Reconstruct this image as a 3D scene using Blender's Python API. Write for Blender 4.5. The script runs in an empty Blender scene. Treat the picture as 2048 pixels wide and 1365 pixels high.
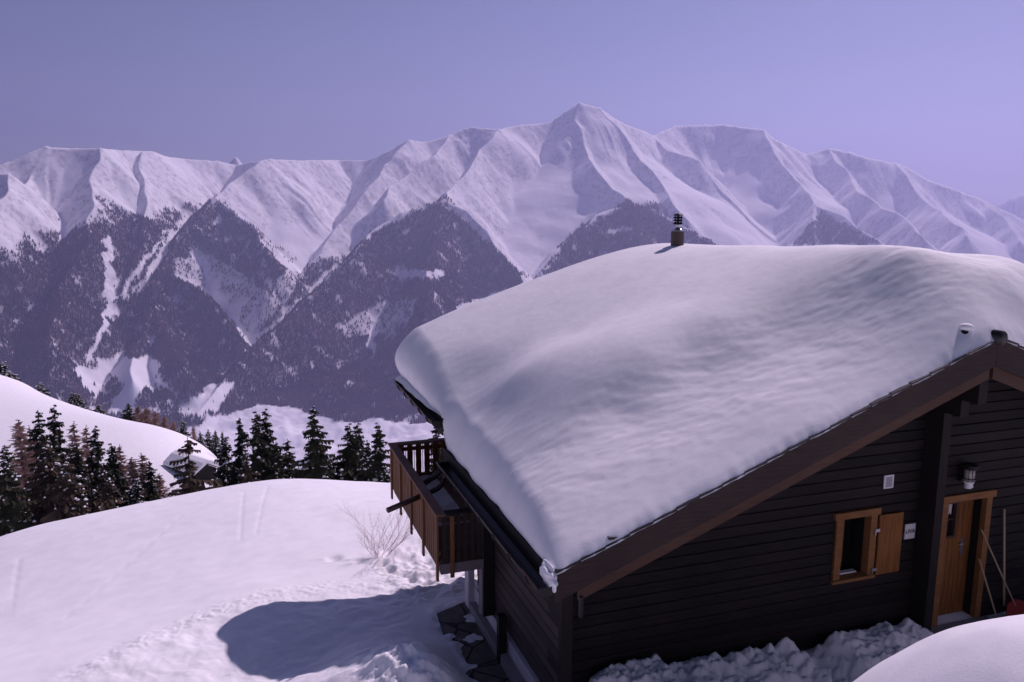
import bpy, bmesh, math, random
import numpy as np
from mathutils import Vector, Matrix
C = bpy.context.scene
COL = C.collection
RAD = math.radians
rng = np.random.default_rng(7)
random.seed(7)

# ------------------------------------------------------------------ camera
FPX = 1653.0                                   # focal length in pixels of a 2048 wide picture
YAW, PITCH, ROLL = RAD(19.02), RAD(9.966), RAD(-0.259)
def cam_axes():
    cy, sy = math.cos(YAW), math.sin(YAW)
    f = np.array([sy*math.cos(PITCH), cy*math.cos(PITCH), -math.sin(PITCH)])
    r = np.array([cy, -sy, 0.0]); d = np.cross(f, r)
    r2 = r*math.cos(ROLL) + d*math.sin(ROLL); d2 = -r*math.sin(ROLL) + d*math.cos(ROLL)
    return r2, d2, f
AR, AD, AF = cam_axes()
cam = bpy.data.cameras.new("camera"); camo = bpy.data.objects.new("camera", cam); COL.objects.link(camo)
cam.sensor_width = 36.0; cam.lens = 36.0*FPX/2048.0
cam.clip_start = 0.1; cam.clip_end = 60000.0
camo.matrix_world = Matrix(((AR[0], -AD[0], -AF[0], 0), (AR[1], -AD[1], -AF[1], 0), (AR[2], -AD[2], -AF[2], 0), (0, 0, 0, 1)))
C.camera = camo
def ray(x, y): return AF + AR*(x-1024)/FPX + AD*(y-682.5)/FPX
def at(x, y, R):                               # point seen there at horizontal distance R
    q = ray(x, y); return q*(R/math.hypot(q[0], q[1]))

# ------------------------------------------------------------------ sky, sun, exposure
SUN_AZ, SUN_EL = RAD(57.0), RAD(44.5)          # azimuth clockwise from +Y
W = bpy.data.worlds.new("World"); C.world = W; W.use_nodes = True
wt = W.node_tree; wt.nodes.clear()
wo = wt.nodes.new('ShaderNodeOutputWorld'); bg = wt.nodes.new('ShaderNodeBackground')
sky = wt.nodes.new('ShaderNodeTexSky'); sky.sky_type = 'NISHITA'; sky.sun_disc = False
sky.sun_elevation = SUN_EL; sky.sun_rotation = SUN_AZ; sky.altitude = 2000
sky.air_density = 1.0; sky.dust_density = 0.5; sky.ozone_density = 1.0
tint = wt.nodes.new('ShaderNodeMix'); tint.data_type = 'RGBA'; tint.blend_type = 'MULTIPLY'
tint.inputs['Factor'].default_value = 1.0; tint.inputs['B'].default_value = (0.80, 0.71, 0.91, 1)
wt.links.new(sky.outputs['Color'], tint.inputs['A']); wt.links.new(tint.outputs['Result'], bg.inputs['Color'])
bg.inputs['Strength'].default_value = 0.058
wt.links.new(bg.outputs['Background'], wo.inputs['Surface'])
sl = bpy.data.lights.new("sun", 'SUN'); sl.energy = 4.0; sl.angle = RAD(0.53); sl.color = (1.0, 0.81, 0.95)
so = bpy.data.objects.new("sun", sl); COL.objects.link(so)
SD = Vector((math.sin(SUN_AZ)*math.cos(SUN_EL), math.cos(SUN_AZ)*math.cos(SUN_EL), math.sin(SUN_EL)))
so.rotation_euler = SD.to_track_quat('Z', 'Y').to_euler()
C.view_settings.view_transform = 'Standard'; C.view_settings.look = 'None'
C.view_settings.exposure = 0.0; C.view_settings.gamma = 1.0
C.cycles.volume_bounces = 1

# ------------------------------------------------------------------ helpers
def tag(o, label=None, cat=None, group=None, kind=None):
    if label: o['label'] = label
    if cat: o['category'] = cat
    if group: o['group'] = group
    if kind: o['kind'] = kind
    return o
def empty(name, loc=(0, 0, 0), rz=0.0):
    o = bpy.data.objects.new(name, None); COL.objects.link(o); o.location = loc; o.rotation_euler = (0, 0, rz)
    o.empty_display_size = 0.2
    return o
def link(name, me, mat, parent=None, smooth=False):
    o = bpy.data.objects.new(name, me); COL.objects.link(o)
    if mat is not None: me.materials.append(mat)
    if parent is not None: o.parent = parent
    if smooth: me.polygons.foreach_set('use_smooth', [True]*len(me.polygons))
    return o
class MB:                                       # collects shapes into one mesh
    def __init__(s): s.v = []; s.f = []
    def poly(s, pts):
        n = len(s.v); s.v += [tuple(map(float, p)) for p in pts]; s.f.append(tuple(range(n, n+len(pts))))
    def prism(s, pts, vec):                     # polygon extruded along vec
        n = len(s.v); k = len(pts); a = [Vector(p) for p in pts]; w = Vector(vec)
        s.v += [tuple(p) for p in a] + [tuple(p+w) for p in a]
        s.f.append(tuple(range(n, n+k))); s.f.append(tuple(range(n+2*k-1, n+k-1, -1)))
        for i in range(k):
            j = (i+1) % k; s.f.append((n+j, n+i, n+k+i, n+k+j))
    def box(s, x0, x1, y0, y1, z0, z1):
        s.prism([(x0, y0, z0), (x1, y0, z0), (x1, y1, z0), (x0, y1, z0)], (0, 0, z1-z0))
    def tube(s, pts, rad, n=10, cap=True):
        pts = [Vector(p) for p in pts]; m = len(pts)
        rr = rad if isinstance(rad, (list, tuple)) else [rad]*m
        base = len(s.v); up = Vector((0, 0, 1)); last = None
        for i, p in enumerate(pts):
            d = (pts[min(i+1, m-1)]-pts[max(i-1, 0)]).normalized()
            if last is None:
                a = d.cross(up)
                if a.length < 1e-3: a = d.cross(Vector((1, 0, 0)))
                a.normalize()
            else:
                a = (last - d*last.dot(d)).normalized()
            last = a; b = d.cross(a)
            for k in range(n):
                t = 2*math.pi*k/n; q = p + (a*math.cos(t)+b*math.sin(t))*rr[i]; s.v.append(tuple(q))
        for i in range(m-1):
            for k in range(n):
                k2 = (k+1) % n
                s.f.append((base+i*n+k, base+i*n+k2, base+(i+1)*n+k2, base+(i+1)*n+k))
        if cap:
            s.f.append(tuple(base+k for k in range(n-1, -1, -1))); s.f.append(tuple(base+(m-1)*n+k for k in range(n)))
    def build(s, name, mat, parent=None, smooth=False, bevel=0.0):
        me = bpy.data.meshes.new(name); me.from_pydata(s.v, [], s.f); me.update()
        bm = bmesh.new(); bm.from_mesh(me); bmesh.ops.recalc_face_normals(bm, faces=bm.faces); bm.to_mesh(me); bm.free()
        o = link(name, me, mat, parent, smooth)
        if bevel:
            m = o.modifiers.new('bevel', 'BEVEL'); m.width = bevel; m.segments = 2; m.limit_method = 'ANGLE'
        return o
def np_mesh(name, V, Fq, mat, smooth=True, parent=None, attrs=None):
    me = bpy.data.meshes.new(name)
    V = np.ascontiguousarray(V, dtype=np.float32); Fq = np.ascontiguousarray(Fq, dtype=np.int32)
    nf, k = Fq.shape
    me.vertices.add(len(V)); me.vertices.foreach_set('co', V.ravel())
    me.loops.add(nf*k); me.loops.foreach_set('vertex_index', Fq.ravel())
    me.polygons.add(nf); me.polygons.foreach_set('loop_start', np.arange(0, nf*k, k, dtype=np.int32))
    me.polygons.foreach_set('use_smooth', np.full(nf, smooth))
    me.update(calc_edges=True)
    if attrs:
        for an, av in attrs.items():
            a = me.attributes.new(an, 'FLOAT', 'POINT'); a.data.foreach_set('value', np.ascontiguousarray(av, dtype=np.float32).ravel())
    return link(name, me, mat, parent)
def grid_faces(nr, nc):
    i = np.arange(nr-1)[:, None]*nc + np.arange(nc-1)[None, :]
    return np.stack([i, i+1, i+nc+1, i+nc], -1).reshape(-1, 4)

# gradient noise
PERM = rng.permutation(512); GR = rng.random(512)*2*np.pi
GX, GY = np.cos(GR), np.sin(GR)
def noise(x, y, seed=0):
    x = np.asarray(x, float); y = np.asarray(y, float)
    xi = np.floor(x).astype(np.int64); yi = np.floor(y).astype(np.int64); xf = x-xi; yf = y-yi
    def g(ix, iy, dx, dy):
        h = PERM[(PERM[(ix+seed*17) & 511] + iy) & 511]
        return GX[h]*dx + GY[h]*dy
    u = xf*xf*xf*(xf*(xf*6-15)+10); v = yf*yf*yf*(yf*(yf*6-15)+10)
    a = g(xi, yi, xf, yf); b = g(xi+1, yi, xf-1, yf); c = g(xi, yi+1, xf, yf-1); d = g(xi+1, yi+1, xf-1, yf-1)
    return 1.5*((a+(b-a)*u)*(1-v) + (c+(d-c)*u)*v)
def fbm(x, y, oct=4, seed=0, rough=0.5):
    s = 0; a = 1.0; f = 1.0
    for o in range(oct):
        s = s + a*noise(x*f+o*13.1, y*f-o*7.7, seed+o); a *= rough; f *= 2.03
    return s
def ridged(x, y, oct=4, seed=0):
    s = 0; a = 1.0; f = 1.0
    for o in range(oct):
        s = s + a*(1-np.abs(noise(x*f+o*5.3, y*f+o*9.1, seed+o))*2); a *= 0.5; f *= 2.1
    return s
def sstep(a, b, x):
    t = np.clip((x-a)/(b-a), 0, 1); return t*t*(3-2*t)
class TPS:
    def __init__(s, pts, smooth=0.0):
        P = np.array(pts, float); s.c = P[:, :2]; n = len(P)
        K = s.k(np.linalg.norm(s.c[:, None]-s.c[None], axis=2)) + smooth*np.eye(n)
        A = np.zeros((n+3, n+3)); A[:n, :n] = K; A[:n, n] = 1; A[:n, n+1:] = s.c; A[n, :n] = 1; A[n+1:, :n] = s.c.T
        s.w = np.linalg.solve(A, np.r_[P[:, 2], 0, 0, 0])
    @staticmethod
    def k(r): return np.where(r > 1e-9, r*r*np.log(r+1e-12), 0)
    def __call__(s, x, y):
        x = np.asarray(x, float); y = np.asarray(y, float)
        o = s.w[-3] + s.w[-2]*x + s.w[-1]*y
        for (a, b), w in zip(s.c, s.w[:-3]):
            r2 = (x-a)**2+(y-b)**2; o = o + w*0.5*r2*np.log(r2+1e-12)
        return o
def inpoly(px, py, poly):
    ins = np.zeros(np.shape(px), bool); n = len(poly)
    for i in range(n):
        x1, y1 = poly[i]; x2, y2 = poly[(i+1) % n]
        c = ((y1 > py) != (y2 > py)) & (px < (x2-x1)*(py-y1)/((y2-y1)+1e-9)+x1)
        ins ^= c
    return ins

# ------------------------------------------------------------------ materials
def mat(name, base, rough=0.7, metal=0.0, spec=0.3):
    m = bpy.data.materials.new(name); m.use_nodes = True
    b = m.node_tree.nodes['Principled BSDF']
    b.inputs['Base Color'].default_value = (*base, 1); b.inputs['Roughness'].default_value = rough
    b.inputs['Metallic'].default_value = metal; b.inputs['Specular IOR Level'].default_value = spec
    return m, m.node_tree, b
def ramp(nt, src, stops):
    r = nt.nodes.new('ShaderNodeValToRGB'); nt.links.new(src, r.inputs[0])
    while len(r.color_ramp.elements) < len(stops): r.color_ramp.elements.new(0.5)
    for e, (p, c) in zip(r.color_ramp.elements, stops): e.position = p; e.color = (*c, 1)
    return r.outputs[0]
def coords(nt, scale=(1, 1, 1), rot=(0, 0, 0)):
    g = nt.nodes.new('ShaderNodeNewGeometry'); mp = nt.nodes.new('ShaderNodeMapping')
    mp.inputs['Scale'].default_value = scale; mp.inputs['Rotation'].default_value = rot
    nt.links.new(g.outputs['Position'], mp.inputs[0]); return mp.outputs[0]
def tex(nt, vec, scale, detail=4, rough=0.55):
    n = nt.nodes.new('ShaderNodeTexNoise'); n.inputs['Scale'].default_value = scale
    n.inputs['Detail'].default_value = detail; n.inputs['Roughness'].default_value = rough
    nt.links.new(vec, n.inputs['Vector']); return n.outputs['Fac']
def bump(nt, b, h, strength, dist=0.01):
    bn = nt.nodes.new('ShaderNodeBump'); bn.inputs['Strength'].default_value = strength; bn.inputs['Distance'].default_value = dist
    nt.links.new(h, bn.inputs['Height']); nt.links.new(bn.outputs[0], b.inputs['Normal'])
def snow_mat(name, grain=1.0, dist=0.004):
    m, nt, b = mat(name, (0.86, 0.86, 0.88), 0.75, 0, 0.15)
    v = coords(nt); h = tex(nt, v, 45*grain, 5, 0.7)
    bump(nt, b, h, 0.5, dist)
    nt.links.new(ramp(nt, tex(nt, v, 3.0, 4), [(0.3, (0.80, 0.80, 0.83)), (0.7, (0.88, 0.88, 0.895))]), b.inputs['Base Color'])
    return m
M_SNOW = snow_mat('snow', 1.0, 0.006)
M_ROOFSNOW = snow_mat('roof_snow', 0.8, 0.006)
def wood(name, c1, c2, axis='x', rough=0.75, sc=1.0):
    m, nt, b = mat(name, c1, rough, 0, 0.25)
    s = {'x': (1.2, 18, 18), 'y': (18, 1.2, 18), 'z': (18, 18, 1.2)}[axis]
    v = coords(nt, tuple(k*sc for k in s)); n = tex(nt, v, 2.0, 6, 0.65)
    n2 = tex(nt, coords(nt), 1.1, 3)
    mx = nt.nodes.new('ShaderNodeMath'); mx.operation = 'MULTIPLY_ADD'; nt.links.new(n, mx.inputs[0]); mx.inputs[1].default_value = 0.6
    m2 = nt.nodes.new('ShaderNodeMath'); m2.operation = 'MULTIPLY'; nt.links.new(n2, m2.inputs[0]); m2.inputs[1].default_value = 0.4
    nt.links.new(m2.outputs[0], mx.inputs[2])
    nt.links.new(ramp(nt, mx.outputs[0], [(0.35, c1), (0.65, c2)]), b.inputs['Base Color'])
    bump(nt, b, n, 0.35, 0.006)
    if name.startswith('dark_stained'):            # every board its own tone
        g = nt.nodes.new('ShaderNodeNewGeometry'); sp = nt.nodes.new('ShaderNodeSeparateXYZ'); nt.links.new(g.outputs['Position'], sp.inputs[0])
        fl = nt.nodes.new('ShaderNodeMath'); fl.operation = 'MULTIPLY_ADD'; fl.inputs[1].default_value = 1/0.155; fl.inputs[2].default_value = (6.55 if axis == 'x' else 6.32)/0.155
        nt.links.new(sp.outputs['Z'], fl.inputs[0]); f2 = nt.nodes.new('ShaderNodeMath'); f2.operation = 'FLOOR'; nt.links.new(fl.outputs[0], f2.inputs[0])
        wn = nt.nodes.new('ShaderNodeTexWhiteNoise'); wn.noise_dimensions = '1D'; nt.links.new(f2.outputs[0], wn.inputs['W'])
        tone = ramp(nt, wn.outputs['Value'], [(0.0, (0.62, 0.62, 0.62)), (1.0, (1.25, 1.2, 1.18))])
        mm = nt.nodes.new('ShaderNodeMix'); mm.data_type = 'RGBA'; mm.blend_type = 'MULTIPLY'; mm.inputs['Factor'].default_value = 1
        nt.links.new(b.inputs['Base Color'].links[0].from_socket, mm.inputs['A']); nt.links.new(tone, mm.inputs['B']); nt.links.new(mm.outputs['Result'], b.inputs['Base Color'])
    return m
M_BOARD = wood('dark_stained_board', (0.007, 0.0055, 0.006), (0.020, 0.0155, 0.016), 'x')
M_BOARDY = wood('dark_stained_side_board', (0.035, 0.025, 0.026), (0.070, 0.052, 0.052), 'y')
M_BLACKWOOD = wood('blackened_beam', (0.008, 0.006, 0.006), (0.020, 0.015, 0.015), 'z')
M_RAKE = wood('brown_verge_board', (0.022, 0.015, 0.014), (0.056, 0.038, 0.032), 'x')
M_RAKE2 = wood('reddish_brown_board', (0.060, 0.033, 0.023), (0.10, 0.055, 0.037), 'x')
M_ORANGE = wood('varnished_pine', (0.11, 0.042, 0.012), (0.29, 0.12, 0.034), 'z')
M_ORANGEX = wood('varnished_pine_rail', (0.16, 0.07, 0.026), (0.30, 0.14, 0.05), 'x')
M_RAIL = wood('weathered_rail', (0.15, 0.075, 0.05), (0.24, 0.13, 0.09), 'y')
M_BALUSTER = wood('brown_baluster_board', (0.13, 0.058, 0.026), (0.26, 0.12, 0.055), 'z')
M_GREYBEAM = wood('grey_beam', (0.14, 0.12, 0.13), (0.24, 0.21, 0.22), 'y')
M_HANDLE = wood('pale_handle_wood', (0.36, 0.26, 0.17), (0.50, 0.38, 0.26), 'z')
M_METAL = mat('dark_gutter_metal', (0.030, 0.027, 0.028), 0.45, 0.6, 0.5)[0]
M_PIPE = mat('brown_copper_pipe', (0.075, 0.045, 0.04), 0.4, 0.7, 0.5)[0]
M_WHITE = mat('white_paint', (0.72, 0.70, 0.72), 0.5)[0]
M_PLINTH = None
def plaster(name, c):
    m, nt, b = mat(name, c, 0.9); v = coords(nt); n = tex(nt, v, 6, 6, 0.7)
    nt.links.new(ramp(nt, n, [(0.3, tuple(k*0.82 for k in c)), (0.7, c)]), b.inputs['Base Color']); bump(nt, b, tex(nt, v, 60, 3), 0.3, 0.004); return m
M_PLASTER = plaster('white_render', (0.66, 0.62, 0.66)); M_CONCRETE = plaster('grey_concrete', (0.30, 0.27, 0.28))
M_BLACK = mat('black_paint', (0.012, 0.012, 0.013), 0.4)[0]
M_GREY = mat('grey_plastic', (0.34, 0.32, 0.35), 0.5)[0]
M_STEEL = mat('bright_steel', (0.55, 0.55, 0.58), 0.3, 0.9)[0]
M_RED = mat('red_paint', (0.22, 0.018, 0.018), 0.5)[0]
M_GLASS = mat('dark_glass', (0.010, 0.010, 0.014), 0.08, 0, 0.6)[0]
M_CURTAIN = mat('white_curtain', (0.55, 0.52, 0.55), 0.9)[0]
M_LAMPGLASS = mat('frosted_lamp_glass', (0.42, 0.37, 0.35), 0.25, 0, 0.5)[0]
def slate():
    m, nt, b = mat('stone_slabs', (0.1, 0.09, 0.09), 0.8); v = coords(nt)
    vo = nt.nodes.new('ShaderNodeTexVoronoi'); vo.feature = 'DISTANCE_TO_EDGE'; vo.inputs['Scale'].default_value = 2.0; nt.links.new(v, vo.inputs['Vector'])
    n = tex(nt, v, 5, 5)
    c = ramp(nt, n, [(0.3, (0.09, 0.08, 0.075)), (0.7, (0.17, 0.15, 0.14))])
    e = ramp(nt, vo.outputs['Distance'], [(0.01, (0.1, 0.1, 0.1)), (0.05, (1, 1, 1))])
    mx = nt.nodes.new('ShaderNodeMix'); mx.data_type = 'RGBA'; mx.blend_type = 'MULTIPLY'; mx.inputs['Factor'].default_value = 1
    nt.links.new(c, mx.inputs['A']); nt.links.new(e, mx.inputs['B']); nt.links.new(mx.outputs['Result'], b.inputs['Base Color']); bump(nt, b, e, 0.6, 0.02)
    return m
M_SLATE = slate()

# ------------------------------------------------------------------ near ground
GC = [(-6, 5, -6.0), (0, 5, -5.3), (-6, 9, -7.1), (-3, 9, -6.9), (0, 9, -6.45), (1.6, 8.4, -6.1), (2.1, 9.7, -5.98), (1.9, 10.8, -6.4), (2.55, 9.0, -6.2), (2.65, 10.2, -6.42), (2.7, 11, -6.62), (3.05, 9, -6.82), (3.05, 10.5, -6.82), (3.0, 12, -6.85),
      (-6, 12.5, -7.5), (-2.9, 12.8, -7.22), (-1.5, 13.6, -7.25), (-.6, 14.6, -7.3), (.6, 15.1, -7.3), (1.8, 14.8, -7.3), (2.5, 13.9, -7.2), (0, 11.5, -6.95), (1.2, 12.5, -7.0), (2.1, 12.4, -6.95), (-2.5, 11, -7.05),
      (3.3, 9, -6.80), (3.4, 11, -6.80), (3.2, 12.4, -6.82), (3.4, 14, -7.1), (3.4, 15.5, -7.35), (4.5, 14, -7.1), (2.2, 16.4, -7.5), (0, 16.8, -7.55), (-2, 16, -7.6), (-6, 15, -7.9), (-10, 14, -8.4),
      (1, 19, -7.65), (4, 19, -7.75), (-4, 19, -8.0), (-10, 19, -9.5), (1.1, 22, -7.86), (4, 22, -8.2), (-2, 22, -8.0), (-5.5, 22, -8.42), (1.2, 25, -8.53), (4.7, 25, -9.05), (-2.5, 25, -8.8), (-6.3, 25, -9.4), (-14, 25, -13),
      (1, 29, -10.4), (6, 29, -11), (-6, 29, -11.5), (1, 34, -13.5), (10, 34, -14), (-10, 34, -15),
      (5.5, 9.2, -6.5), (8.5, 9.2, -6.5), (10.5, 9.4, -6.48), (13, 9.2, -6.5), (8, 13, -6.9), (12, 16, -7.3), (14, 24, -10), (5, 7.6, -6.35), (8, 7.6, -6.3), (10.5, 8.2, -6.5), (4, 7.5, -6.45), (13, 7, -5.6),
      (3.5, 5.0, -5.9), (6, 5.4, -5.6), (3.0, 3, -4.6), (1, 2, -3.6)]
G1 = TPS(GC, 0.02)
HP = [(x, y, R) for x, y, R in [(-260, 690, 128), (-120, 725, 124), (0, 762, 118), (60, 775, 115), (110, 804, 112), (165, 828, 109), (220, 850, 106), (275, 869, 102), (330, 887, 98), (380, 903, 94), (430, 912, 90), (500, 965, 84), (600, 1030, 82),
      (0, 850, 92), (120, 880, 84), (220, 915, 78), (320, 955, 73), (400, 985, 70), (-200, 800, 104)]]
GC2 = [tuple(at(*p)) for p in HP] + [(1, 34, -13.5), (10, 34, -14), (-10, 34, -15), (0, 48, -22.5), (14, 48, -22), (-14, 48, -22.5), (30, 48, -22), (-30, 40, -18), (8, 62, -30), (30, 64, -30), (-12, 60, -27), (-32, 60, -23), (30, 90, -48), (60, 90, -46), (10, 100, -50), (-60, 60, -20)]
for x, y, R in HP[:13]:
    q = at(x, y, R); GC2.append((q[0]*1.05, q[1]*1.05, q[2]-3.2)); GC2.append((q[0]*1.13, q[1]*1.13, q[2]-4-R*0.06)); GC2.append((q[0]*1.35, q[1]*1.35, q[2]-10-R*0.25))
G2 = TPS(GC2, 0.05)
def lumps(x, y):                                # trampled and ploughed snow near the house
    rough = sstep(15.2, 14.0, y+0.1*(x-0.9)**2)*sstep(2.9, 2.4, x)*sstep(-4.5, -1.5, x)
    wall = sstep(3.9, 4.15, x)*sstep(9.3, 9.0, y)*sstep(5.6, 7.0, y)*sstep(10.2, 9.6, x)
    prof = wall*(0.10*fbm(x*1.9, y*1.9, 2, 19) + 0.09*np.abs(fbm(x*3.6, y*3.6, 3, 9, 0.5))-0.04 + 0.016*fbm(x*12, y*12, 2, 4))
    l = rough*(0.08*fbm(x*0.8, y*0.8, 3, 1, 0.45) + 0.018*np.abs(fbm(x*2.4, y*2.4, 3, 5)) + 0.012*ridged(x*1.6+y*0.8, y*0.7, 2, 15))
    crest = np.exp(-((y-(14.9-0.2*np.clip(-x, 0, 9)-0.12*(x-0.9)**2))/0.35)**2)*sstep(3.0, 2.2, x)*sstep(-5, -2, x)
    l = l + crest*0.03*np.abs(fbm(x*4, y*4, 3, 8))
    l = l + 0.32*np.exp(-((x-1.95)/0.55)**2-((y-9.3)/0.9)**2) + 0.09*np.exp(-((x-1.95)/0.7)**2-((y-9.3)/1.1)**2)*fbm(x*4, y*4, 4, 12)
    l = l + 0.10*fbm(x*2.3, y*2.3, 3, 61)*sstep(2.85, 3.0, x)*sstep(3.75, 3.6, x)*sstep(8.2, 8.6, y)*sstep(13.0, 12.4, y)
    under = sstep(2.2, 2.8, x)*sstep(12.9, 13.4, y)*sstep(17.5, 16.5, y)
    l = l + under*0.07*fbm(x*3, y*3, 4, 31)
    return l + prof + 0.03*fbm(x*0.35, y*0.35, 3, 22)
FOOT = [(2.3, 16.2), (2.62, 15.8), (2.72, 15.4), (2.98, 15.0), (3.02, 14.6), (3.22, 14.2), (2.9, 16.3), (3.2, 15.9), (1.8, 16.6), (3.3, 15.0), (3.35, 14.6), (3.2, 13.8)]
MOUNDC = (5.85, 4.0)
def ground(x, y):
    x = np.asarray(x, float); y = np.asarray(y, float); R = np.hypot(x, y)
    a = sstep(27, 36, R); b = sstep(118, 175, R)
    z = G1(np.clip(x, -16, 18), np.minimum(y, 36))*(1-a) + G2(x, y)*a
    far = np.maximum(-26 - 0.40*(R-60), -1185 + 0*R)
    z = z*(1-b) + far*b
    wz = np.interp(x, [4.0,4.25,4.76,5.05,5.15,5.21,5.6,6.12,6.6,7.01,7.3,7.44,7.6,7.93,8.6,9.29,9.5,9.8], [-6.1,-5.98,-5.84,-5.86,-6.05,-6.09,-6.02,-6.1,-6.1,-6.17,-6.2,-6.39,-6.38,-6.1,-6.12,-6.16,-6.3,-6.5]) - 0.35*np.clip(8.6-y, 0, 3)
    ww = sstep(3.95, 4.12, x)*sstep(9.0, 8.8, y)*sstep(5.6, 6.8, y)*sstep(9.9, 9.5, x)
    z = z*(1-ww) + wz*ww
    n = lumps(x, y)*(1-a)
    for fx, fy in FOOT:
        n = n - 0.12*np.exp(-(((x-fx)/0.15)**2+((y-fy)/0.11)**2)**1.5)*(1-a)
    for (ax, ay), (bx, by), wdt in (((.1, 22.5), (-.05, 18.6), .05), ((.75, 23.0), (.3, 18.8), .05), ((-4.8, 20.2), (-4.0, 15.2), .06), ((-1.4, 21.0), (-3.2, 16.0), .05)):
        L2 = (bx-ax)**2+(by-ay)**2; tt = np.clip(((x-ax)*(bx-ax)+(y-ay)*(by-ay))/L2, 0, 1)
        n = n - 0.014*np.exp(-((np.hypot(x-ax-tt*(bx-ax), y-ay-tt*(by-ay)))/wdt)**2)*(1-a)*(0.6+0.4*np.sin(tt*60))
    # the rounded snow bank close to the camera on the right
    mx, my = x-MOUNDC[0], y-MOUNDC[1]
    hz = -3.24 - 0.42*mx**2*(mx < 0) - 0.11*mx**2*(mx > 0) - 0.42*my**2*(my > 0) - 0.16*my**2*(my < 0) + 0.02*fbm(x*1.1, y*1.1, 3, 33)
    z = z + n
    return np.where((x > 3.0) & (y < 8.2), np.maximum(z, hz), z)
def snow_ground():
    az = np.concatenate([np.linspace(-75, -14, 60)[:-1], np.linspace(-14, 52, 820)[:-1], np.linspace(52, 95, 45)])*np.pi/180
    r = np.concatenate([np.linspace(2.0, 8, 90)[:-1], np.linspace(8, 16, 300)[:-1], np.linspace(16, 30, 120)[:-1], 30*np.exp(np.linspace(0, math.log(3500/30), 240))])
    R, A = np.meshgrid(r, az, indexing='ij'); X = R*np.sin(A); Y = R*np.cos(A); Z = ground(X, Y)
    inside = (X > 3.62) & (X < 15.2) & (Y > 9.3) & (Y < 12.0)
    Z = np.where(inside, np.minimum(Z, -6.9), Z)
    V = np.stack([X, Y, Z], -1).reshape(-1, 3)
    F = grid_faces(len(r), len(az))[:, ::-1]
    tag(np_mesh('snow_ground', V, F, M_SNOW), kind='structure')
snow_ground()
mb = MB(); mb.poly([(2.85, 8.2, -6.76), (3.62, 8.2, -6.76), (3.62, 12.6, -6.76), (2.95, 12.3, -6.76), (2.85, 11.2, -6.76)])
tag(mb.build('stone_path', M_SLATE), kind='structure')

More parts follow.
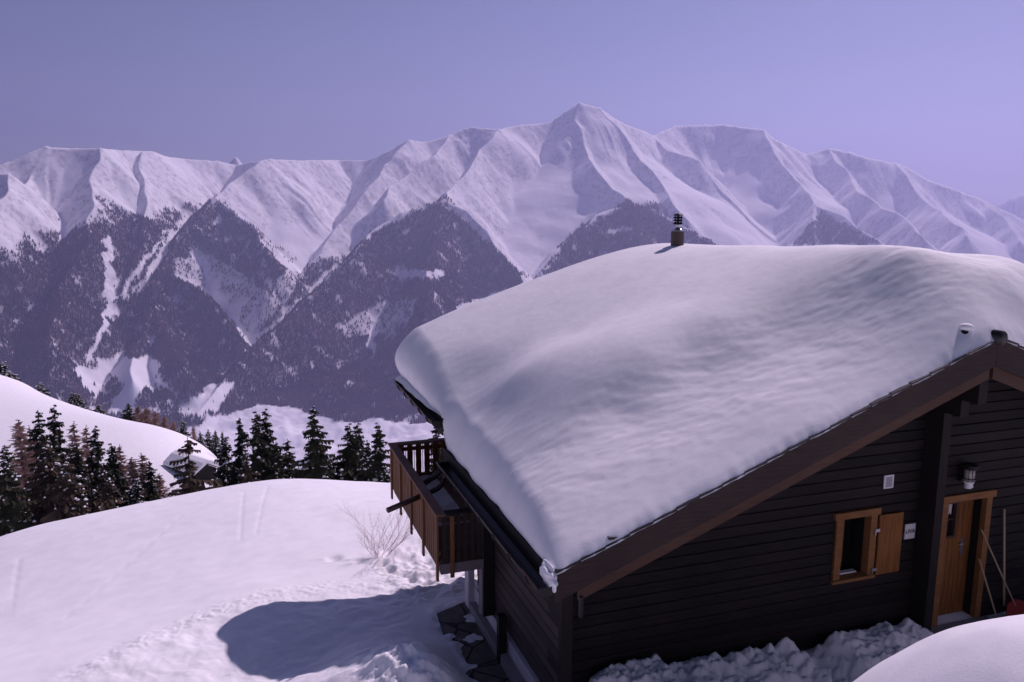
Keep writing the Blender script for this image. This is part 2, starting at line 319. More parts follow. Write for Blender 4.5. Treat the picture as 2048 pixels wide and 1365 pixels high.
# ------------------------------------------------------------------ mountains across the valley
RID = [ # skyline
 [(-420,420,6.6),(-200,380,6.8),(-60,345,6.9),(0,325,7.0),(90,292,7.1),(150,296,7.1),(200,297,7.0),(300,303,7.5),(370,318,7.9),(430,321,8.1),(470,330,8.2),(540,318,7.5),(600,320,7.8),(680,320,8.3),(740,320,8.3),(770,305,8.0),(820,280,7.8),(850,284,7.9),(900,270,8.0),(950,253,8.1),(1000,258,8.0),(1040,250,8.3),(1100,243,8.5),(1130,224,8.5),(1160,206,8.4),(1200,216,8.5),(1250,247,8.8),(1310,271,9.2),(1350,252,9.8),(1440,248,10.0),(1520,259,9.8),(1560,282,9.9),(1610,308,10.2),(1660,295,10.3),(1720,312,10.3),(1790,326,10.5),(1860,361,10.8),(1920,381,11.0),(1960,397,11.3),(2048,440,12.0),(2250,480,13.0)],
 [(1960,420,16),(2048,384,16.4),(2150,350,16.5),(2350,400,16.5)],
 [(462,318,9.4),(470,315,9.4),(480,325,9.4)],
 # left mountain
 [(200,297,7.0),(190,360,6.6),(185,420,6.2),(165,480,5.8),(130,570,5.3),(100,680,4.8),(90,790,4.35)],
 [(90,292,7.1),(60,350,6.9),(20,400,6.5),(-40,470,6.1),(-60,600,5.3),(-60,760,4.5)],
 [(-80,360,6.7),(-10,345,6.7),(25,347,6.55),(15,380,6.3),(-30,440,5.9)],
 [(290,303,7.3),(285,400,6.6),(288,450,6.2),(270,520,5.8),(247,570,5.55)],
 [(540,318,7.4),(500,340,7.2),(470,365,7.0),(430,395,6.7),(390,430,6.4),(350,480,6.1),(325,535,5.8),(300,600,5.4),(275,690,4.9),(250,760,4.5)],
 [(430,395,6.7),(460,425,6.5),(509,456,6.3),(545,500,6.0),(571,545,5.75)],
 [(388,445,6.35),(430,480,6.15),(476,511,5.95),(530,560,5.65)],
 [(330,533,5.8),(370,565,5.6),(414,596,5.4),(450,640,5.15),(487,690,4.95)],
 [(300,600,5.4),(340,690,4.85),(370,760,4.5)],
 # central massif
 [(820,280,7.8),(770,330,7.4),(735,385,7.0),(680,450,6.6),(640,510,6.2),(590,580,5.8),(540,650,5.4)],
 [(900,270,8.0),(850,320,7.5),(800,360,7.1),(760,400,6.7)],
 [(1000,258,8.0),(965,300,7.6),(935,340,7.2),(905,375,6.8),(885,400,6.4),(870,450,6.0),(862,520,5.5),(850,620,4.9),(840,720,4.5),(830,800,4.2)],
 [(885,400,6.4),(800,425,6.2),(740,470,6.0),(660,550,5.5),(590,620,5.1),(500,700,4.7),(430,780,4.3),(385,830,4.1)],
 [(885,400,6.4),(930,420,6.3),(970,460,6.1),(1010,510,5.9),(1040,548,5.7),(1060,620,5.2),(1080,720,4.7)],
 # summit
 [(1160,206,8.4),(1150,240,8.2),(1165,290,7.9),(1185,330,7.5),(1215,370,7.2),(1260,405,6.8),(1270,450,6.4),(1280,520,5.9),(1290,640,5.2)],
 [(1260,405,6.8),(1190,430,6.6),(1140,480,6.3),(1085,545,5.9)],
 [(1260,405,6.8),(1320,430,6.7),(1380,460,6.5),(1440,495,6.2),(1500,560,5.8)],
 [(1200,216,8.5),(1260,290,8.2),(1300,340,7.8),(1340,390,7.4),(1380,440,7.0)],
 [(1310,271,9.2),(1340,300,8.9),(1395,320,8.7)],
 # right hand peaks
 [(1520,259,9.8),(1560,320,9.3),(1600,370,8.8),(1640,410,8.3),(1700,440,7.8),(1760,480,7.4)],
 [(1640,410,8.3),(1620,450,7.9),(1600,500,7.5)],
 [(1660,295,10.3),(1700,360,9.6),(1740,400,9.1),(1790,425,8.6),(1850,470,8.0)],
 [(1790,326,10.5),(1850,400,9.8),(1880,420,9.4),(1930,470,8.8)],
 [(1960,397,11.3),(2000,430,10.8),(2048,480,10.2)],
]
def mountains():
    azl, azr = -24, 62
    na = 1350
    az = np.linspace(azl, azr, na)*np.pi/180
    r = np.concatenate([np.linspace(3000, 3600, 24)[:-1], np.linspace(3600, 9000, 400)[:-1], np.linspace(9000, 12500, 150)[:-1], np.linspace(12500, 18500, 60)])
    R, A = np.meshgrid(r, az, indexing='ij'); X = R*np.sin(A); Y = R*np.cos(A)
    wx = X + 45*fbm(X/420, Y/420, 2, 40, 0.4); wy = Y + 45*fbm(X/420, Y/420, 2, 50, 0.4)
    base = -1185 + np.clip(R-3300, 0, 1400)*0.13 + 26*fbm(X/260, Y/260, 4, 60)*sstep(3300, 3700, R)
    H = base.copy(); DD = np.full(X.shape, 3000.0)
    for pi, pl in enumerate(RID):
        P = np.array([at(px, py, km*1000) for px, py, km in pl])
        s0 = 0.0; far_only = pi == 1
        for i in range(len(P)-1):
            a = P[i]; b = P[i+1]; ab = b[:2]-a[:2]; L = np.hypot(*ab)
            t = np.clip(((wx-a[0])*ab[0]+(wy-a[1])*ab[1])/(L*L), 0, 1)
            dx = wx-(a[0]+t*ab[0]); dy = wy-(a[1]+t*ab[1]); d = np.hypot(dx, dy)
            z = a[2]+t*(b[2]-a[2])
            side = np.sign(dx*ab[1]-dy*ab[0])
            s = s0 + t*L + side*977 + pi*311
            fl = noise(s/190 + 0.6*noise(X/500, Y/500, 3), d/1600+pi, 70) + 0.5*noise(s/80, d/1100+pi, 71) + 0.22*noise(s/33, d/700+pi, 72)
            k = 1.06 - 0.30*sstep(300, 1300, d)
            c = z - k*d + fl*0.10*np.minimum(d, 300)
            if pi == 2: c = z - 1.2*d
            DD = np.where(c > H, d, DD)
            m = np.maximum(H, c); H = m + 14*np.exp(-np.abs(H-c)/14)*0.35
            s0 += L
    rough = sstep(0, 260, H-base)
    rocky = sstep(0.0, 0.5, fbm(X/700, Y/700, 3, 77))
    H = H + rocky*rough*7*(ridged(X/130, Y/130, 4, 83)-1.0)*sstep(-200, 200, H)
    H = H + rough*(3.5*(ridged(X/330, Y/330, 2, 80)-1.0) + 1.2*fbm(X/45, Y/45, 3, 90))
    # hold the terrain under the line of sight beyond the last ridge
    # concavity
    def blur(Z, n):
        k = 2*n+1
        c = np.cumsum(np.pad(Z, ((n+1, n), (0, 0)), 'edge'), 0); Z = (c[k:]-c[:-k])/k
        c = np.cumsum(np.pad(Z, ((0, 0), (n+1, n)), 'edge'), 1); return (c[:, k:]-c[:, :-k])/k
    B = blur(blur(H, 7), 7); conc = H-B                      # negative in gullies
    gy = np.gradient(H, axis=0)/np.gradient(R, axis=0); gx = np.gradient(H, axis=1)/(R*(az[1]-az[0]))
    slope = np.hypot(gx, gy)
    V = np.stack([X, Y, H], -1)
    q = V.reshape(-1, 3); dep = q@AF; PX = (1024+FPX*(q@AR)/dep).reshape(X.shape); PY = (682.5+FPX*(q@AD)/dep).reshape(X.shape)
    n1 = fbm(X/330, Y/330, 5, 100); n2 = fbm(X/90, Y/90, 4, 110)
    tl = np.interp(PX, [0, 150, 260, 330, 420, 520, 560, 640, 700, 760, 885, 920, 970, 1100, 1150, 1265, 1330, 1450, 1600, 2048], [-330, -200, -190, -120, -60, -260, -500, -560, -520, -330, -30, -120, -600, -700, -420, -60, -170, -600, -700, -800])
    f = sstep(60, -60, H - tl - 130*n1)
    f *= sstep(-16, -6, conc + 4*n2)*0.9 + 0.1*sstep(-0.2, 0.3, n2)
    f *= 1 - 0.75*sstep(0.35, 0.62, n2 + 0.6*fbm(X/60, Y/60, 3, 120))
    fl_ = np.interp(PX, [-100, 180, 300, 400, 430, 520, 600, 640, 690, 740, 800, 880, 1000, 1400], [900, 880, 870, 850, 832, 812, 822, 835, 850, 838, 838, 850, 850, 800])
    f *= ((PY + 10*n1 + 6*n2) < fl_)
    # open ground: meadows, avalanche tracks and the shaded gorge
    open_px = [[(190,718),(300,712),(322,735),(290,775),(262,822),(205,835),(245,770),(205,750)], [(145,735),(162,728),(200,790),(190,800),(160,770)], [(218,470),(232,560),(232,600),(200,690),(185,730),(172,735),(190,690),(212,600),(205,480)], [(350,450),(240,600),(222,610),(320,470)],
               [(365,835),(385,795),(425,765),(475,768),(450,790),(430,830),(395,840)], [(700,635),(770,605),(830,600),(815,650),(760,675),(700,670),(675,655)], [(770,548),(830,538),(890,545),(880,560),(790,560)], [(735,690),(748,640),(758,640),(745,720)],
               [(600,560),(640,500),(760,400),(700,400),(640,430),(560,560),(485,690),(505,690)], [(340,520),(420,510),(480,545),(540,600),(520,650),(490,680),(430,600),(350,545)], [(860,555),(1040,560),(1000,520),(960,470),(1000,600),(900,640)] if False else [(0, 0), (1, 0), (0, 1)],
               [(1220,455),(1260,452),(1262,466),(1215,468)], [(920,610),(1000,585),(960,640),(900,650)], [(1700,466),(1716,466),(1716,472),(1700,472)]]
    jx = PX + 9*fbm(X/110, Y/110, 4, 130); jy = PY + 6*fbm(X/110, Y/110, 4, 140)
    for k, pl in enumerate(open_px):
        ins = inpoly(jx, jy, pl)
        near = np.ones_like(ins)
        f = np.where(ins & near, f*(0.35 if k in (5, 8, 9) else 0.03), f)
    dense_px = [[(885,402),(1040,548),(1060,700),(860,850),(700,850),(520,815),(430,830),(385,830),(480,720),(590,620),(740,470)], [(1265,407),(1440,495),(1440,600),(1085,600),(1085,545),(1150,460)],
                [(320,540),(400,600),(480,690),(460,760),(350,790),(330,735),(300,712),(235,712),(215,690),(240,610)], [(-60,560),(60,520),(165,455),(205,470),(212,560),(200,650),(180,710),(140,735),(190,800),(120,800),(-60,700)], [(250,430),(320,440),(330,470),(250,560),(232,540),(228,470)], [(400,440),(470,470),(540,560),(520,570),(440,520),(390,500),(350,490)], [(1640,425),(1760,490),(1590,490)]]
    for pl in dense_px: f = np.where(inpoly(jx, jy, pl), np.maximum(f, 0.93 - 0.55*sstep(0.30, 0.55, n2 + 0.5*fbm(X/50, Y/50, 3, 121)) - 0.25*sstep(0.2, 0.6, n1)), f)
    for k in (0, 1, 2, 4, 5, 6, 7, 11, 12):
        f = np.where(inpoly(jx, jy, open_px[k]), f*(0.35 if k == 5 else 0.03), f)
    f *= ((PY + 10*n1 + 6*n2) < fl_)
    rock = 0.45*sstep(0.86, 1.08, slope + 0.25*n2 + 0.1*n1)*sstep(-0.1, 0.5, fbm(X/45, Y/45, 4, 150)+0.25)*(1-f)
    rock = rock*sstep(-900, -400, H)
    NX, NY = -np.gradient(H, axis=1)/(R*(az[1]-az[0])), 0
    me = np_mesh('mountain_range', V.reshape(-1, 3), grid_faces(len(r), na)[:, ::-1], mountain_mat(), True, None, {'forest': f, 'rock': rock})
    tag(me, kind='structure')
    # trees of the far forest: one mass nobody could count
    N = 170000
    dR = np.gradient(R, axis=0); area = dR*R*(az[1]-az[0])
    facing = (gy > -0.15)                                      # slopes turned towards us
    inview = (PX > -60) & (PX < 2110) & (R < 9300)
    w = (area*f**1.3*facing*inview*(1/(R/4500)**1.0)); w[-1] = 0; w[:, -1] = 0
    w = w.ravel(); cs = np.cumsum(w); idx = np.searchsorted(cs, rng.random(N)*cs[-1])
    ii, jj = idx//na, idx % na; ii = np.minimum(ii, len(r)-2); jj = np.minimum(jj, na-2); u = rng.random(N); v = rng.random(N)
    def bl(Z): return Z[ii, jj]*(1-u)*(1-v)+Z[ii+1, jj]*u*(1-v)+Z[ii, jj+1]*(1-u)*v+Z[ii+1, jj+1]*u*v
    px, py, pz = bl(X), bl(Y), bl(H)
    h = 13+11*rng.random(N); wd = h*(0.17+0.08*rng.random(N)); th = rng.random(N)*6.28
    base_ = np.stack([px, py, pz], -1)
    VV = np.zeros((N, 5, 3)); VV[:, 4] = base_ + np.stack([0*h, 0*h, h], -1)
    for k in range(4):
        VV[:, k] = base_ + np.stack([wd*np.cos(th+k*np.pi/2), wd*np.sin(th+k*np.pi/2), -1+0*h], -1)
    b = (np.arange(N)*5)[:, None]
    FF = np.concatenate([b+np.array([[k, (k+1) % 4, 4]]) for k in range(4)], 0)
    larch = (fbm(px/260, py/260, 3, 170) + 0.5*(rng.random(N)-0.5) > 0.12).astype(float)
    o = np_mesh('distant_forest', VV.reshape(-1, 3), FF, forest_mat(), False, None, {'larch': np.repeat(larch, 5)})
    tag(o, 'dark conifer forest covering the lower spurs of the mountains across the valley', 'forest', kind='stuff')
def mountain_mat():
    m, nt, b = mat('mountain_snow_and_rock', (0.8, 0.8, 0.83), 0.85, 0, 0.1)
    def attr(n):
        a = nt.nodes.new('ShaderNodeAttribute'); a.attribute_name = n; return a.outputs['Fac']
    v = coords(nt)
    n = tex(nt, v, 0.03, 5, 0.7); n2 = tex(nt, v, 0.009, 5, 0.65)
    def math_(op, a, bb, clamp=False):
        k = nt.nodes.new('ShaderNodeMath'); k.operation = op; k.use_clamp = clamp
        for i, q in enumerate((a, bb)):
            if isinstance(q, (int, float)): k.inputs[i].default_value = q
            else: nt.links.new(q, k.inputs[i])
        return k.outputs[0]
    def mix(f, a, bb):
        x = nt.nodes.new('ShaderNodeMix'); x.data_type = 'RGBA'
        nt.links.new(f, x.inputs['Factor'])
        for key, q in (('A', a), ('B', bb)):
            if isinstance(q, tuple): x.inputs[key].default_value = (*q, 1)
            else: nt.links.new(q, x.inputs[key])
        return x.outputs['Result']
    rockc = ramp(nt, n, [(0.35, (0.11, 0.085, 0.08)), (0.65, (0.24, 0.19, 0.18))])
    rf = math_('MULTIPLY', attr('rock'), math_('MULTIPLY_ADD', n, 3.0) if False else ramp(nt, n, [(0.42, (0, 0, 0)), (0.56, (1, 1, 1))]), True)
    c = mix(rf, (0.87, 0.86, 0.88), rockc)
    ff = math_('MULTIPLY', attr('forest'), ramp(nt, n, [(0.30, (0.85, 0.85, 0.85)), (0.55, (1, 1, 1))]), True)
    fc = ramp(nt, n2, [(0.35, (0.045, 0.035, 0.032)), (0.65, (0.09, 0.055, 0.045))])
    c = mix(ff, c, fc)
    nt.links.new(c, b.inputs['Base Color'])
    bump(nt, b, n, 0.35, 6.0)
    return m
def forest_mat():
    m, nt, b = mat('far_conifers', (0.03, 0.04, 0.03), 0.9, 0, 0.05)
    a = nt.nodes.new('ShaderNodeAttribute'); a.attribute_name = 'larch'
    x = nt.nodes.new('ShaderNodeMix'); x.data_type = 'RGBA'; nt.links.new(a.outputs['Fac'], x.inputs['Factor'])
    x.inputs['A'].default_value = (0.022, 0.026, 0.022, 1); x.inputs['B'].default_value = (0.085, 0.048, 0.034, 1)
    nt.links.new(x.outputs['Result'], b.inputs['Base Color']); return m
mountains()

# ------------------------------------------------------------------ the chalet
EX, EZ = 3.30, -4.142          # near eave
RX, RZ = 9.49, -1.80           # ridge
SL = (RZ-EZ)/(RX-EX)
YN, YJ, YF = 8.0, 13.0, 16.35  # near verge, jog of the eave, far verge
FZ = -3.66                     # far eave height
def roofz(x, far=False):
    if x > RX: return RZ-(x-RX)*SL
    if far: return FZ+(x-EX)*(RZ-FZ)/(RX-EX)
    return EZ+(x-EX)*SL
ch = empty('chalet', (0, 0, 0))
tag(ch, 'dark timber chalet under deep roof snow, with a balcony on its valley side', 'chalet')
XL, XR, YG, YB = 3.62, 15.36, 9.0, 12.2
BH = 0.155
# gable wall of horizontal boards
def board_gable():
    mb = MB(); z = -6.55; dk = MB()
    holes = [(7.99, 8.67, -5.46, -4.43), (9.93, 10.84, -6.6, -4.42)]
    dk.prism([(XL+.05, YG+.06, -6.9), (7.99, YG+.06, -6.9), (7.99, YG+.06, roofz(7.99)-.30), (XL+.05, YG+.06, roofz(XL)-.3)], (0, .06, 0))
    dk.prism([(7.99, YG+.06, -6.9), (8.67, YG+.06, -6.9), (8.67, YG+.06, -5.46), (7.99, YG+.06, -5.46)], (0, .06, 0))
    dk.prism([(7.99, YG+.06, -4.43), (8.67, YG+.06, -4.43), (8.67, YG+.06, roofz(8.67)-.3), (7.99, YG+.06, roofz(7.99)-.30)], (0, .06, 0))
    dk.prism([(8.67, YG+.06, -6.9), (9.93, YG+.06, -6.9), (9.93, YG+.06, -2.3), (9.49, YG+.06, -2.15), (8.67, YG+.06, -2.4)], (0, .06, 0))
    dk.prism([(9.93, YG+.06, -4.42), (10.84, YG+.06, -4.42), (10.84, YG+.06, -2.6), (9.93, YG+.06, -2.3)], (0, .06, 0))
    dk.prism([(10.84, YG+.06, -6.9), (XR, YG+.06, -6.9), (XR, YG+.06, roofz(XR)-.3), (10.84, YG+.06, -2.6)], (0, .06, 0))
    while z < RZ-0.3:
        z1 = z+BH-0.012
        def xl(zz): return max(XL, EX+(zz+0.16-EZ)/SL)
        def xr(zz): return min(XR, RX+(RZ-0.16-zz)/SL)
        segs = [(xl(z), xr(z), xl(z1), xr(z1))]
        for hx0, hx1, hz0, hz1 in holes:
            if z1 > hz0 and z < hz1:
                out = []
                for a, b, c, d in segs:
                    if a < hx0 and b > hx1: out += [(a, hx0, c, hx0), (hx1, b, hx1, d)]
                    else: out.append((a, b, c, d))
                segs = out
        for a, b, c, d in segs:
            if b > a and d > c:
                y = YG+random.uniform(-.003, .003)
                mb.prism([(a, y+.006, z), (b, y+.006, z), (b, y, z+.012), (d, y, z1-.012), (d, y+.006, z1), (c, y+.006, z1), (c, y, z1-.012), (a, y, z+.012)], (0, .05, 0))
        z += BH
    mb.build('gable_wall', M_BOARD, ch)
    dk.build('wall_backing', M_BLACK, ch)
board_gable()
def side_wall():
    mb = MB(); z = -6.32
    while z < -4.05:
        z1 = z+BH-.012
        x = XL+random.uniform(-.003, .003)
        mb.prism([(x+.006, 8.70, z), (x, 8.70, z+.012), (x, 8.70, z1-.012), (x+.006, 8.70, z1), (x+.05, 8.70, z1), (x+.05, 8.70, z)], (0, YB-8.70, 0))
        z += BH
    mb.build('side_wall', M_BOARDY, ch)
    m2 = MB(); m2.box(XL+.05, XL+.12, 8.70, YB, -6.5, -4.1)
    # end of the side wall logs, standing forward of the gable
    m2.build('side_wall_core', M_BLACKWOOD, ch)
    m3 = MB(); m3.box(XL-.02, XL+.35, 8.72, YB+.05, -7.3, -6.40); m3.build('plinth', M_PLASTER, ch, bevel=.01)
    m4 = MB(); m4.box(XL-.14, XL-.022, 8.72, YB+.0, -7.3, -6.60); m4.build('plinth_ledge', M_CONCRETE, ch, bevel=.01)
    m5 = MB(); m5.box(XL-.13, XL-.025, YB+.08, YB+.3, -7.3, -5.62); m5.build('render_pier', M_PLASTER, ch)
    m6 = MB(); m6.box(XL+.12, XR, YB-.12, YB, -7.3, -4.3)
    m6.prism([(XL+.12, YB-.12, -4.3), (XR, YB-.12, -4.3), (XR, YB-.12, roofz(XR)-.2), (RX, YB-.12, RZ-.25), (XL+.12, YB-.12, roofz(XL+.12)-.2)], (0, .12, 0))
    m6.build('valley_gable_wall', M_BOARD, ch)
    m7 = MB(); m7.box(XR-.12, XR, YG+.2, YB-.13, -7.3, roofz(XR)-.2); m7.build('far_side_wall', M_BOARDY, ch)
side_wall()
# roof
def roof():
    mb = MB(); th = .16
    mb.prism([(EX, YN+.06, EZ), (RX, YN+.06, RZ), (RX, YN+.06, RZ-th), (EX, YN+.06, EZ-th)], (0, YJ-YN-.06, 0))
    mb.prism([(EX, YJ+.004, FZ), (RX, YJ+.004, RZ), (RX, YJ+.004, RZ-th), (EX, YJ+.004, FZ-th)], (0, YF-YJ-.07, 0))
    mb.prism([(RX+.002, YN+.06, RZ), (15.7, YN+.06, roofz(15.7)), (15.7, YN+.06, roofz(15.7)-th), (RX+.002, YN+.06, RZ-th)], (0, YF-YN-.12, 0))
    r = mb.build('roof', M_BLACKWOOD, ch)
    # roofing tiles showing as a ragged dark line above the verge
    t = MB(); x = EX-.02
    while x < RX-.05:
        z = roofz(x)+.012; x1 = x+.30+random.uniform(-.002, .002)
        t.prism([(x, YN-.035, z), (x1, YN-.035, roofz(x1)-.004), (x1, YN-.035, roofz(x1)+.022), (x, YN-.035, z+.018)], (0, .35, 0)); x += .30
    x = RX+.03
    while x < 15.6:
        x1 = x+.30; t.prism([(x, YN-.035, roofz(x)-.012), (x1, YN-.035, roofz(x1)+.012), (x1, YN-.035, roofz(x1)+.034), (x, YN-.035, roofz(x)+.016)], (0, .35, 0)); x += .30
    t.build('verge_tiles', M_METAL, r)
    c = MB(); c.tube([(RX, YN-.05, RZ+.0), (RX, YN+1.2, RZ+.0)], .10, 12); c.build('ridge_cap', M_METAL, r, True)
    for (x0, x1, y, w, top, m, nm) in ((EX, RX, YN, .36, 0, M_RAKE, 'verge_board'), (EX+.3, RX-.03, YN+.055, .17, .36, M_RAKE2, 'lower_verge_board')):
        mb = MB()
        mb.prism([(x0, y, roofz(x0)-top), (x1, y, roofz(x1)-top), (x1, y, roofz(x1)-top-w-.02), (x0, y, roofz(x0)-top-w)], (0, .05, 0)); mb.build(nm, m, r, bevel=.004)
        mb = MB(); xa, xb = 2*RX-x1+.004, 2*RX-x0
        mb.prism([(xa, y, roofz(xa)-top), (xb, y, roofz(xb)-top), (xb, y, roofz(xb)-top-w), (xa, y, roofz(xa)-top-w-.02)], (0, .05, 0)); mb.build(nm, m, r, bevel=.004)
    mb = MB(); mb.prism([(EX, YF, FZ), (RX, YF, RZ), (RX, YF, RZ-.3), (EX, YF, FZ-.3)], (0, -.05, 0))
    mb.prism([(RX+.003, YF, RZ), (15.7, YF, roofz(15.7)), (15.7, YF, roofz(15.7)-.3), (RX+.003, YF, RZ-.3)], (0, -.05, 0)); mb.build('valley_verge_board', M_RAKE, r)
    f = MB(); f.box(EX-.045, EX-.004, YN+.12, YJ, EZ-.30, EZ-.01); f.build('eave_board', M_BLACKWOOD, r)
    f = MB(); f.box(EX-.045, EX-.004, YJ+.01, YF-.06, FZ-.30, FZ-.01); f.build('eave_board', M_BLACKWOOD, r)
    s = MB()
    for py in (14.75,):
        for px in (4.0, 9.4, 15.1): s2 = MB(); s2.box(px, px+.16, py, py+.16, -5.4, roofz(px)-.1 if px > 5 else -3.7); s2.build('roof_post', M_BLACKWOOD, ch)
    return r
ROOF = roof()
def gutter(y0, y1, z, xc, rad=.10, open_near=True):
    mb = MB(); n = 10
    for (ra, rb) in ((rad, rad-.006),):
        ring = []
        for k in range(n+1):
            t = math.pi + math.pi*k/n; ring.append((xc+rad*math.cos(t), z+rad*math.sin(t)))
        for k in range(n, -1, -1):
            t = math.pi + math.pi*k/n; ring.append((xc+rb*math.cos(t), z+rb*math.sin(t)))
        for k in range(len(ring)-1):
            a, b = ring[k], ring[k+1]
            mb.poly([(a[0], y0, a[1]), (b[0], y0, b[1]), (b[0], y1, b[1]), (a[0], y1, a[1])])
    g = mb.build('gutter', M_METAL, ROOF, True)
    for yy in (y0, y1):
        e = MB(); e.prism([(xc+rad*math.cos(math.pi+math.pi*k/n), yy-.003, z+rad*math.sin(math.pi+math.pi*k/n)) for k in range(n+1)], (0, .006, 0)); e.build('end_cap', M_METAL, g)
    l = MB(); l.tube([(xc-rad, y0, z+.004), (xc-rad, y1, z+.004)], .011, 8); l.build('lip', M_STEEL if False else M_PIPE, g, True)
    y = y0+.35
    while y < y1:
        b = MB(); pts = [(xc+(rad+.012)*math.cos(math.pi+math.pi*k/8), y, z+(rad+.012)*math.sin(math.pi+math.pi*k/8)) for k in range(9)]
        b.tube(pts, .016, 6); b.build('bracket', M_METAL, g, True); y += .62
    return g
gutter(YN-.02, 12.62, -4.29, 3.17, .115)
gutter(YJ+.05, YF-.06, -3.72, 3.20, .115)
# snow guard pipe running on the roof behind the gutter and drop pipe
mb = MB(); mb.tube([(3.18, 12.45, -4.38), (3.17, 12.50, -4.52), (3.14, 12.56, -4.64), (3.06, 12.58, -4.72), (2.95, 12.56, -4.755), (2.6, 12.42, -4.80), (2.17, 12.22, -4.85)], .045, 12)
mb.build('drain_spout', M_PIPE, ROOF, True)
mb = MB(); mb.tube([(3.16, 12.66, -4.42), (3.04, 12.80, -4.60), (2.93, 12.95, -4.74)], .05, 8); mb.build('short_spout', M_METAL, ROOF, True)
mb = MB(); mb.box(3.60, 3.64, 8.02, 8.06, -4.75, -4.5); mb.build('eave_hook', M_METAL, ROOF)
# stepped corbels and cross wall
mb = MB(); mb.box(9.446, 9.60, 8.69, 9.0, -6.7, -2.985); mb.build('cross_wall', M_BLACKWOOD, ch, bevel=.006)
mb = MB(); mb.box(9.446, 9.60, 8.43, 9.0, -2.98, -2.745); mb.build('corbel', M_BLACKWOOD, ch, bevel=.006)
mb = MB(); mb.box(9.446, 9.60, 8.17, 9.0, -2.74, -2.36); mb.build('ridge_purlin', M_BLACKWOOD, ch, bevel=.006)
mb = MB(); mb.box(XL, XL+.15, 8.60, 8.99, -6.7, -4.22); mb.build('corner_log_ends', M_BLACKWOOD, ch, bevel=.006)
# bracket; a pale wedge stands in for light wall showing through the gap
mb = MB(); mb.box(4.05, 4.20, 8.3, 9.0, -4.32, -4.12); mb.build('corbel', M_BLACKWOOD, ch, bevel=.006)
mb = MB(); mb.prism([(3.98, 8.42, -4.36), (4.07, 8.42, -4.32), (4.07, 8.42, -4.46)], (0, .05, 0)); mb.build('gap_wedge', M_GREYBEAM, ch)
# window
def window():
    w = empty('window'); w.parent = ch
    mb = MB(); y0, y1 = YG-.035, YG+.10
    mb.box(7.97, 8.085, y0, y1, -5.42, -4.505); mb.box(8.575, 8.69, y0, y1, -5.42, -4.505)
    mb.box(7.93, 8.73, y0-.012, y1, -4.503, -4.40); mb.box(7.95, 8.71, y0-.02, y1+.02, -5.47, -5.422)
    mb.build('window_frame', M_ORANGEX, w, bevel=.004)
    mb = MB(); mb.box(7.98, 8.08, YG+.1, YG+.33, -5.46, -4.42); mb.box(8.58, 8.68, YG+.1, YG+.33, -5.46, -4.42); mb.box(8.08, 8.58, YG+.1, YG+.33, -5.5, -5.44); mb.box(8.08, 8.58, YG+.1, YG+.33, -4.46, -4.4)
    mb.build('reveal', M_BLACKWOOD, w)
    mb = MB(); mb.box(8.08, 8.58, YG+.34, YG+.36, -5.46, -4.42); mb.build('pane', M_GLASS, w)
    mb = MB(); mb.box(8.08, 8.32, YG+.22, YG+.27, -5.36, -5.29); mb.box(8.265, 8.33, YG+.22, YG+.27, -5.29, -4.45); mb.build('sash', M_ORANGE, w)
    mb = MB(); mb.box(8.225, 8.255, YG+.2, YG+.26, -5.26, -4.46); mb.box(8.1, 8.5, YG+.1, YG+.18, -5.42, -5.40); mb.build('sash_edge', M_WHITE, w)
    mb = MB(); 
    for k in range(4): mb.box(8.71+k*.1065, 8.71+k*.1065+.105, YG-.06, YG-.03, -5.43, -4.51)
    mb.box(8.73, 9.12, YG-.03, YG-.012, -5.33, -5.25); mb.box(8.73, 9.12, YG-.03, YG-.012, -4.72, -4.64)
    mb.build('shutter', M_ORANGE, w, bevel=.002)
    mb = MB()
    for z in (-4.76, -5.36): mb = MB(); mb.box(8.64, 8.72, YG-.062, YG-.037, z, z+.045); mb.box(8.64, 8.655, YG-.060, YG-.037, z-.05, z+.002); mb.build('hinge', M_STEEL, w)
window()
